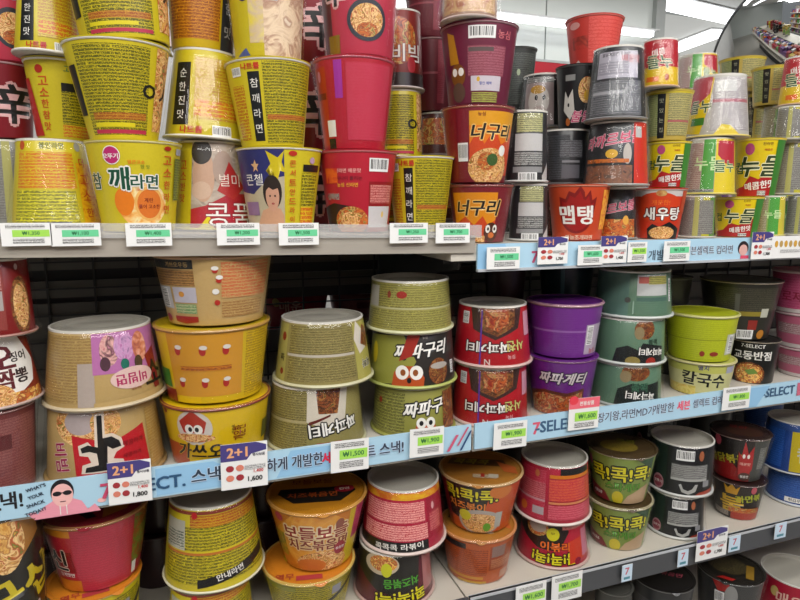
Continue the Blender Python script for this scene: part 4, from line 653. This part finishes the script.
s = shelf('rear_shelf', XL, XR+.6, lambda X: 1.2, 'upper shelf on the far side of the wire grid, full of snack packets', dep=.34); s.location.y = .48
mb = MB()
for row in range(3):
    x = -.7
    while x < XR+.5:
        ww = rnd.uniform(.05, .1); hh = rnd.uniform(.09, .17); y = SY+.5+row*.1; mb.box(x, x+ww-.006, y, y+.07, 1.2005, 1.2+hh, rnd.choice(gc)); x += ww
o = mb.build('snack_packets', None, smooth=False); tag(o, 'small mixed snack packets on the far side of the shelf, reflected in the round mirror', 'snacks', kind='stuff')
# ------------------------------------------------------------------ price tags
def ptag(x0, x1, y0, y1, kind, price, label, group=None, y=SY-.0065, tilt=0, px_lines=2):
    cx, cy = (x0+x1)/2, (y0+y1)/2; c = at(cx, cy, y); hw = (at(x1, cy, y).x-at(x0, cy, y).x)/2; H = at(cx, y0, y).z-at(cx, y1, y).z
    mb = MB(); hh = H/2
    mb.box(-hw, hw, 0, .0008, -hh, hh, plain('tag_paper', '#e4e4e2', .4, noise=.01))
    W = Wall(mb, 1, 1, 1, flat=lambda x, z, o: (x, -o, z))
    L = []
    if kind in ('green', 'lime'):
        col = '#6ccf98' if kind == 'green' else '#a4dc5a'
        L = [R(-hw*.8, hw*.75, hh*.55, hh*.85, 'txt:#e4e4e2:#3a3a3a:3.2'), R(-hw*.55, hw*.92, -hh*.2, hh*.4, col), T(price, hw*.18, hh*.1, hh*.36, '#1f6a40', fat=.02), R(-hw*.55, hw*.7, -hh*.75, -hh*.35, 'txt:#e4e4e2:#3a3a3a:3.2')]
    elif kind == 'promo':
        L = [P([(-hw,hh*.25),(-hw,hh),(hw*.5,hh),(hw*.95,hh*.85),(hw*.95,hh*.62),(hw*.3,hh*.5),(hw*.1,hh*.25)], '#48407e'), T('2+1', -hw*.3, hh*.62, hh*.42, '#e8a878', out=None, fat=.09), T('행사상품', hw*.62, hh*.45, hh*.13, '#3a3a48', fat=.03)]
        L += [E(-hw*.62+i*hw*.42, -hh*.08-j*hh*.42, hw*.17, hh*.14, ('#a03038', '#d8806a')[(i+j) % 2]) for i in (0, 1) for j in (0, 1)]
        L += [T(price, hw*.45, -hh*.62, hh*.24, '#2a2a2a', fat=.03), T('1,400', hw*.6, -hh*.28, hh*.16, '#c83a3a'), R(0, hw*.9, -hh*.18, hh*.02, 'txt:#e4e4e2:#6a6a6a:3')]
    elif kind == 'seven':
        L = [R(-hw, hw, -hh, hh, '#c8dcec'), T('7', 0, hh*.25, hh*.8, '#c0606c', fat=.03), R(-hw*.6, hw*.6, -hh*.75, -hh*.45, '#4a8a9a')]
    elif kind == 'icons':
        L = [E(-hw*.78+i*hw*.31, hh*.3, hw*.11, hh*.3, ('#d0a040','#b89858')[i % 2]) for i in range(6)]+[R(-hw*.5, hw*.8, -hh*.5, -hh*.2, 'txt:#e4e4e2:#7a7a7a:3')]
    elif kind == 'red':
        L = [R(-hw*1.0, hw*1.0, hh*.35, hh, '#e86a78'), E(-hw*.72, hh*.9, hw*.3, hh*.28, '#e0404e'), T('전용상품', hw*.15, hh*.66, hh*.26, WH, fat=.05), R(-hw*.6, hw*.9, -hh*.45, hh*.1, '#a4dc5a'), T(price, hw*.2, -hh*.18, hh*.34, '#1f6a40', fat=.02), R(-hw*.6, hw*.7, -hh*.85, -hh*.55, 'txt:#e4e4e2:#3a3a3a:3.2')]
    for o_ in L: W.ops([o_])
    o = mb.build('price_tag', None, smooth=False); o.location = c; o.rotation_euler = (0, math.radians(-tilt), 0); tag(o, label, 'price tag', group)
AY = SY-.0075
for a in [(1,52,223,246,'lime','₩1,350','price tag reading 1,350 at the far end of the clear rail'), (51,101,223,246,'green','₩1,100','price tag reading 1,100 in the clear rail, under the sesame ramen cup'), (126,172,223,246,'green','₩1,400','price tag reading 1,400 under the idol photo cup wrapped in film'),
    (217,260,223,245,'green','₩1,200','price tag reading 1,200 under the navy idol cup'), (279,319,223,245,'green','₩1,500','price tag reading 1,500 below the gap beside the red spicy cup'), (390,428,223,243,'green','₩1,250','price tag reading 1,250 under the single yellow cup'), (436,470,223,243,'green','₩1,700','price tag reading 1,700 at the rail end beside the orange raccoon cups')]:
    ptag(*a, y=AY)
for a in [(487,520,247,269,'green','₩1,500','price tag reading 1,500 at the start of the upper blue strip'), (538,568,237,264,'promo','1,700','two-plus-one promotion tag beneath the flame cup'), (578,603,245,265,'green','₩1,600','green price tag on the upper blue strip between two promotion tags'),
    (601,627,236,263,'promo','1,400','two-plus-one promotion tag beneath the black and pink cup'), (628,647,242,262,'lime','₩1,500','lime green price tag beneath the orange shrimp cup'), (664,690,241,261,'green','₩1,500','green price tag beneath the film wrapped silver cup'),
    (752,773,232,259,'promo','1,300','two-plus-one promotion tag beside the row of cup pictures'), (773,803,236,258,'icons','','wide white tag with a row of small cup pictures')]:
    ptag(*a)
for a in [(108,152,461,503,'promo','1,800','two-plus-one promotion tag reading 1,800 under the red ramen bowl'), (221,268,443,488,'promo','1,600','two-plus-one promotion tag under the yellow raccoon bowl'), (331,369,440,471,'lime','₩1,500','price tag reading 1,500 under the olive bowl with upturned lettering'),
    (410,444,428,456,'lime','₩1,900','price tag on the middle blue strip under the owl bowls'), (494,527,422,448,'lime','₩1,900','price tag on the blue strip under the red black-bean noodle bowls'), (569,599,398,429,'red','₩1,600','price tag with a pink top under the purple bowls'), (723,750,387,409,'lime','₩1,800','lime price tag in front of the black noodle soup bowl')]:
    ptag(*a, tilt=-1)
for a in [(516,546,584,612,'lime','₩1,600','price tag on the dark rail nearest the lower shelf joint'), (552,582,574,600,'lime','₩1,700','price tag on the dark rail below the film wrapped red bowls'), (697,727,529,558,'promo','1,700','two-plus-one promotion tag on the dark rail below the black bowls')]: ptag(*a)
for a, l in [((622,632,565,581), 'small pale sticker with a red seven below the green bowls'), ((678,688,550,566), 'small pale sticker with a red seven below the black bowls'), ((729,740,536,551), 'small pale sticker with a red seven beside the promotion tag'), ((775,786,523,538), 'small pale sticker with a red seven below the blue bowls')]:
    ptag(*a, 'seven', '', l)
# ------------------------------------------------------------------ the stacks
F = 1
# upper shelf, second row first
stack('AL', .15, [('i',8,70,52,140,'curry_gray',F,0,'clear wrapped cup half hidden behind the first yellow cups',{}), ('u',2,50,66,60,'spicy_red_side',0,0,'red cup behind the yellow cups at the end of the upper shelf'), ('u',2,54,66,-20,'spicy_red_logo',0,0,'red cup topmost behind the first yellow stack')])
stack('AL', .17, [('u',312,44,56,152,'spicy_red_side',0,0,'dark red cup at the bottom behind the first spicy red stack'), ('u',312,46,58,62,'spicy_red_side',0,0,'dark red cup midway up behind the first spicy red stack'), ('u',313,46,56,-20,'spicy_red_side',0,0,'dark red cup with black character topmost behind the spicy red stack')])
stack('AL', .14, [('u',398,44,48,158,'yellow_print',0,0,'yellow cup hidden at the bottom behind the single yellow cup'), ('i',400,45,40,89,'yellow_print',0,0,'narrow yellow cup standing upside down behind the single yellow cup'), ('i',400,46,38,8,'cocoa_red',0,0,'dark red cup with noodle picture on top of the rear yellow cup')])
stack('AR', .20, [('i',440,42,36,172,'plum_photo',F,0,'wrapped plum cup lowest in the rear column'), ('i',438,42,36,112,'plum_photo',F,0,'wrapped plum cup with a food picture behind the raccoon cups'), ('u',433,40,48,36,'plum',0,0,'plain plum cup in the middle of the rear column'), ('u',429,38,46,-30,'plum',F,0,'plain plum cup topmost in the rear column')])
# upper shelf, front row
stack('AL', .06, [('i',52,92,66,139,'yellow_front_upside',F,0,'film wrapped yellow cup standing upside down on the clear rail shelf end'), ('u',60,52,72,57,'yellow_menu',0,2,'yellow cup with orange vertical lettering on the first film wrapped cup',{'dy':.045}), ('i',44,68,54,-25,'yellow_script',0,3,'yellow cup with dark side strip, topmost of the first stack',{'dy':.03})])
stack('AL', .02, [('u',135,72,93,139,'sesame',0,0,'yellow sesame ramen cup with big green lettering'), ('u',119,66,101,36,'yellow_print',0,-1,'big yellow cup of small print standing on the sesame ramen cup'), ('u',121,84,98,-65,'yellow_print',0,-5,'yellow cup with noodle photo on its side, topmost above the sesame cup')])
stack('AL', .07, [('i',211,82,64,141,'idol_upside',F,1,'film wrapped idol photo cup standing upside down on the rail'), ('i',202,80,60,48,'yellow_script',F,3,'yellow cup with black script strip, upside down on the idol photo cup'), ('u',199,58,70,-45,'hot_strip',0,3,'orange and dark striped yellow cup topmost above the idol photo cup',{'dy':.015})])
stack('AL', .02, [('u',280,62,82,146,'idol_navy',0,0,'navy and yellow cup with a portrait and a star'), ('u',271,60,80,56,'yellow_print_strip',0,-2,'yellow cup with black vertical strip on the navy portrait cup'), ('u',266,62,72,-35,'idol_light',F,0,'pale film wrapped photo cup topmost over the navy portrait cup')])
stack('AL', .02, [('u',358,58,75,149,'spicy_red_info',0,0,'red spicy noodle cup with barcode and bowl picture'), ('u',354,58,76,54,'spicy_red_plain',F,0,'plain red spicy cup wrapped in film, middle of its stack'), ('u',359,62,72,-30,'spicy_red_logo',F,0,'red spicy cup with black character and noodle picture, topmost')])
stack('AL', .04, [('u',420,49,64,155,'yellow_menu' if 0 else 'yellow_print_strip',0,0,'single yellow cup with black strip beside the orange raccoon cups')])
stack('AR', .03, [('u',480,48,63,184,'racoon_lower',F,0,'orange raccoon cup lowest of its stack above the blue strip'), ('u',478,54,68,104,'racoon_front',F,0,'orange and plum raccoon cup with noodle picture, second from the bottom'), ('u',479,56,72,19,'racoon_back',0,0,'plum cup with barcode and two white labels'), ('i',470,54,50,-40,'film_cream',F,0,'film wrapped pale cup topmost on the plum barcode cup')])
stack('AR', .26, [('i',519,34,30,190,'black_label',F,0,'black cup lowest of the rear column by the raccoon stack'), ('i',519,34,30,112,'black_label',F,0,'black cup second in the rear column by the raccoon stack'), ('u',517,28,36,46,'black_can',0,0,'dark green-black cup topmost behind the plum barcode cup')])
stack('AR', .045, [('i',529,40,35,184,'black_label',F,0,'film wrapped black cup with white label, lower of two'), ('i',527,43,38,110,'black_label',F,0,'film wrapped black cup with white label, upper of two')])
stack('AR', .18, [('u',549,36,42,190,'black_can',0,0,'black cup hidden behind the flame cup'), ('i',547,42,38,128,'black_dim',0,0,'black cup behind the flame cup, second in its column'), ('i',543,46,38,73,'cat_black',F,0,'black cup with a white cat picture wrapped in film')])
stack('AR', .02, [('u',578,48,61,184,'flame_orange',0,0,'orange cup with dark red flame emblem and white lettering'), ('i',565,50,45,129,'black_dim',0,0,'black cup standing on the flame cup',{'dy':.068}), ('u',580,38,46,63,'chick_black',0,0,'black cup with a white bird and pink lettering',{'dy':.07}), ('u',594,42,54,13,'red_top',0,0,'bright red cup topmost above the black cups',{'dy':.075})])
stack('AR', .004, [('i',616,44,36,188,'black_pink_low',F,0,'black cup with pink lettering wedged between the flame and shrimp cups',{'dy':.03}), ('i',617,66,54,121,'black_pink',F,0,'film wrapped black cup with pink lettering and a red side'), ('i',618,60,47,45,'black_big',F,0,'large dark film wrapped cup with a pale instruction label, topmost')])
stack('AR', .15, [('u',706,40,46,198,'curry_gray',0,0,'pale cup hidden lowest behind the wrapped curry cups'), ('i',702,42,38,140,'curry_green',0,0,'green cup hidden behind the wrapped curry cups'), ('u',700,40,44,92,'curry_back',0,0,'yellow rimmed cup hidden behind the large wrapped curry cup'), ('i',697,44,36,53,'curry_film',F,0,'small wrapped cup with green stripe in front of the ceiling lamp')])
stack('AR', .02, [('u',658,42,54,188,'shrimp',0,0,'orange shrimp noodle cup with white lettering'), ('u',668,36,42,141,'curry_front',0,0,'yellow and red noodle cup standing on the shrimp cup'), ('u',668,38,46,89,'curry_back',0,0,'pale cup with black vertical strip above the shrimp cup'), ('i',660,40,32,38,'curry_red_up',F,0,'red and yellow cup topmost above the shrimp cup')])
stack('AR', .19, [('u',752,34,40,200,'curry_gray',0,0,'grey cup lowest behind the yellow noodle cups'), ('i',752,36,32,140,'curry_green',0,0,'green cup second behind the yellow noodle cups'), ('u',756,32,38,93,'curry_back',0,0,'pale cup with yellow rim behind the large wrapped curry cup'), ('u',741,36,44,56,'curry_back',0,0,'pale cup with black strip just below the round mirror')])
stack('AR', .02, [('i',697,38,33,196,'curry_gray',F,0,'film wrapped silver cup on the upper strip beside the shrimp cup'), ('i',710,55,45,138,'curry_film',F,0,'film wrapped cup with green and red bands'), ('i',719,65,50,74,'curry_film_big',F,0,'large film wrapped cup with red and white panels, topmost')])
stack('AR', .02, [('u',737,40,49,197,'curry_front',0,0,'yellow noodle cup with green edge nearest the promotion tag'), ('u',758,38,50,138,'curry_front',0,0,'yellow noodle cup with green edge on the first one',{'dy':.01})])
stack('AR', .10, [('i',786,32,28,200,'curry_green',F,0,'green cup hidden at the far end of the upper shelf'), ('i',780,34,30,140,'curry_green',0,0,'green cup behind the stacked yellow noodle cups'), ('i',777,32,28,106,'curry_green',F,0,'wrapped green cup at the far end near the mirror'), ('u',772,34,42,65,'curry_back',0,0,'pale cup with black strip under the edge of the mirror')])
stack('AR', .02, [('i',770,32,27,196,'curry_green',F,0,'film wrapped green cup standing lowest beside the yellow noodle cup'), ('i',791,38,31,142,'curry_gray',F,0,'film wrapped silver cup near the far end of the shelf',{'dy':.01}), ('i',790,30,26,106,'curry_gray',F,0,'small wrapped cup under the red topped one',{'dy':.01}), ('i',799,38,30,56,'curry_red_up',F,0,'red topped wrapped cup at the far end of the top shelf',{'dy':.01})])
stack('AR', .02, [('i',798,26,23,196,'curry_gray',F,0,'grey wrapped cup lowest at the far end above the strip')])
# middle shelf, rear row
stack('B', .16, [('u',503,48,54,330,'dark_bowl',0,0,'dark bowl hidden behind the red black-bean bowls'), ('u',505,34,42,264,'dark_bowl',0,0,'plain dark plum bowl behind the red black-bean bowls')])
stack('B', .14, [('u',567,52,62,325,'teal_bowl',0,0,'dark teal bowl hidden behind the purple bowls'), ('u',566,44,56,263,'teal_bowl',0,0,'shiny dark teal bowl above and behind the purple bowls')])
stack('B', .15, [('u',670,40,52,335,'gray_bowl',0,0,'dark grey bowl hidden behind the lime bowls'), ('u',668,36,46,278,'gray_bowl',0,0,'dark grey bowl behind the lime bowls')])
# middle shelf, front row
stack('B', .01, [('u',-8,86,102,413,'maroon_print',F,0,'maroon bowl covered with fine print, lowest at the shelf end'), ('i',-5,98,74,339,'squid',F,-2,'squid noodle bowl with a white hexagon label'), ('i',-5,78,70,260,'red_box_bowl',F,0,'dark red bowl with a noodle picture, topmost at the shelf end')])
stack('B', .01, [('i',105,128,112,410,'flower_low',F,0,'tan bowl with a big black character on red'), ('i',103,127,104,331,'flower_top',F,0,'tan and pink bowl with upside-down magenta lettering')])
stack('B', .01, [('u',218,95,112,408,'raccoon_bowl',F,0,'yellow bowl with a raccoon face and black lettering'), ('u',214,96,116,330,'yellow_steps',F,0,'yellow bowl with orange cooking steps panel'), ('u',215,96,118,256,'tan_info',F,0,'tan bowl with nutrition labels, topmost of three')])
stack('B', .015, [('i',316,102,88,389,'olive_front_up',F,0,'olive bowl with upside-down white lettering'), ('i',323,101,82,323,'olive_info',F,0,'olive bowl of fine print standing upside down by itself on top')])
stack('B', .02, [('i',413,86,78,389,'owl_olive',0,0,'olive bowl with an owl face, lowest of three'), ('i',412,90,80,334,'owl_black',0,0,'black and olive bowl with an orange owl face'), ('i',410,86,77,282,'olive_film',F,0,'pale olive bowl wrapped in film above the owl bowls')])
stack('B', .02, [('i',490,80,72,369,'red_chajang',F,0,'red bowl with upside-down white lettering, lower of two'), ('i',492,81,68,307,'red_chajang',F,0,'red bowl with upside-down white lettering, upper of two')])
stack('B', .02, [('u',561,58,72,361,'purple_front',F,0,'purple bowl with white lettering and a noodle picture'), ('u',564,64,76,305,'purple_back',F,0,'plain purple bowl with a barcode on top of the lettered one')])
stack('B', .02, [('i',625,76,70,366,'mint_low',F,0,'mint green bowl lowest of three by the blue strip'), ('i',628,77,71,320,'mint_front',F,0,'mint green bowl with a black band, middle of three'), ('i',633,81,72,272,'mint_back',F,0,'mint green bowl with a white label, topmost of three')])
stack('B', .02, [('u',699,60,71,363,'kalguksu',0,0,'pale lime bowl with large black brush lettering'), ('u',700,64,75,316,'lime_back',0,0,'lime green bowl on the brush lettered bowl')])
stack('B', .05, [('u',752,46,54,341,'ramen_black',0,0,'black soup bowl with white lettering and soup picture'), ('u',739,64,84,282,'black_bowl',0,0,'black bowl with gold band on the soup bowl')])
stack('B', .03, [('u',806,60,70,350,'pink_info',0,0,'pink bowl lowest at the far end of the middle shelf'), ('u',806,60,70,315,'pink_info',0,0,'pink bowl second from the bottom at the far end'), ('u',806,62,74,272,'pink_bowl',0,0,'pink bowl with red lettering topmost at the far end')])
# lower shelf
stack('C', .0, [('u',2,80,96,640,'gunsam',0,0,'black and brown bowl hidden under the one with yellow brush lettering'), ('u',3,80,98,520,'gunsam',F,0,'black and brown bowl with yellow brush lettering')])
stack('C', .035, [('u',98,86,106,598,'yellow_green_low',0,0,'bowl with an orange lid under the big red bowl'), ('u',99,88,118,524,'red_shin_big',F,0,'big red bowl with a dark red lid under the blue strip')])
stack('C', .02, [('i',212,96,84,592,'yellow_upside_big',F,0,'yellow bowl lowest beneath the one with a black banner'), ('i',213,110,88,508,'yellow_upside_big',F,0,'big yellow upside-down bowl with a black banner')])
stack('C', .02, [('u',310,78,98,584,'yellow_green_low',F,0,'yellow bowl with an orange lid below the cheese noodle bowl'), ('u',318,72,104,514,'bodeul',F,0,'orange cheese noodle bowl with dark red lettering')])
stack('C', .018, [('i',394,86,74,556,'cokcok_green_up',F,0,'dark red bowl with upside-down green and yellow lettering'), ('i',403,90,75,492,'red_info_upside',F,0,'pink-red upside-down bowl with white base, topmost of its stack')])
stack('C', .018, [('u',477,64,80,541,'orange_print',F,0,'orange bowl of fine print below the black and orange cheese bowl'), ('u',480,63,87,485,'cokcok_orange',F,0,'black and orange cheese noodle bowl with yellow lettering')])
stack('C', .018, [('i',552,79,64,523,'cokcok_front_red',F,0,'red and black bowl with upside-down yellow lettering'), ('i',553,81,70,467,'red_panels',F,0,'red upside-down bowl with printed panels and white base')])
stack('C', .018, [('u',617,57,71,508,'green_cok',F,0,'green noodle bowl with yellow lettering, lower of two'), ('u',620,56,73,457,'green_cok',F,0,'green noodle bowl with yellow lettering, upper of two')])
stack('C', .018, [('i',675,64,57,497,'black_back_big',F,0,'black upside-down bowl with barcode, lower of two'), ('i',680,71,68,446,'black_back_big',F,0,'black upside-down bowl with barcode and white base, upper of two')])
stack('C', .025, [('u',736,46,59,484,'king_lid',F,0,'black bowl with a gold crown character below the fire chicken bowl'), ('u',738,50,65,438,'fire_chicken',F,0,'black bowl with a red cartoon flame figure, dark lid')])
stack('C', .025, [('i',794,66,60,473,'blue_low',F,0,'blue bowl lower at the far end of the lower shelf'), ('i',793,70,60,424,'blue_bowl',F,0,'blue bowl with a white base at the far end')])
# lower shelf, second row added to fill gaps, mostly coloured dark as shade
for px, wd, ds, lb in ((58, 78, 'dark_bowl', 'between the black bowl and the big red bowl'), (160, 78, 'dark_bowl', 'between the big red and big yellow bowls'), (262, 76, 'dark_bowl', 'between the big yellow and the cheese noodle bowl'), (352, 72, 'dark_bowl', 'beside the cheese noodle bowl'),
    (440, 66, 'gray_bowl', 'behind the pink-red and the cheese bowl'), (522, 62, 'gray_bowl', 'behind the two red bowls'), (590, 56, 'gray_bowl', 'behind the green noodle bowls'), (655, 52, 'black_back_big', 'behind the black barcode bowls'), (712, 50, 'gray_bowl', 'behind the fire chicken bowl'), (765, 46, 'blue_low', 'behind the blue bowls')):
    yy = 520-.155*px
    stack('C', .19, [('u', px, wd*.8, wd, yy+42, ds, 0, 0, 'lower filler bowl darkening the second row '+lb), ('u', px, wd*.8, wd, yy-30, ds, 0, 0, 'upper filler bowl darkening the second row '+lb)])
# bottom shelf
stack('D', .0, [('u',612,34,42,660,'gray_bowl',0,0,'lower small grey bowl below the frame edge on the bottom shelf'), ('u',612,34,42,594,'gray_bowl',0,0,'small grey bowl on the bottom shelf nearest the rail tags')])
stack('D', .0, [('u',660,58,70,655,'black_lid_cup',0,0,'lower black bowl under the one with pink lid lettering'), ('u',660,58,70,590,'black_lid_cup',0,0,'black bowl with pink lettering on its lid, bottom shelf')])
stack('D', .01, [('u',727,62,76,640,'black_lid_cup2',0,0,'lower black bowl under the noodle picture lid'), ('u',727,62,76,582,'black_lid_cup2',F,0,'black bowl with a noodle picture lid, bottom shelf')])
stack('D', .01, [('i',793,94,84,586,'red_low_end',0,0,'red upside-down bowl with a wide white base, bottom shelf')])
# bowls on the far side of the wire grid
for px, ds, lb in ((290,'red_low_end','pale lidded bowl seen through the wire grid, first from the tan bowl'), (360,'maroon_print','maroon lidded bowl seen through the wire grid behind the olive bowls'), (92,'olive_info','yellowish bowl seen through the wire grid above the pink flowered bowl')):
    stack('R', .53, [('u',px,60,72,330,ds,0,0,'lower '+lb), ('u',px+4,60,72,292,ds,0,0,lb)])
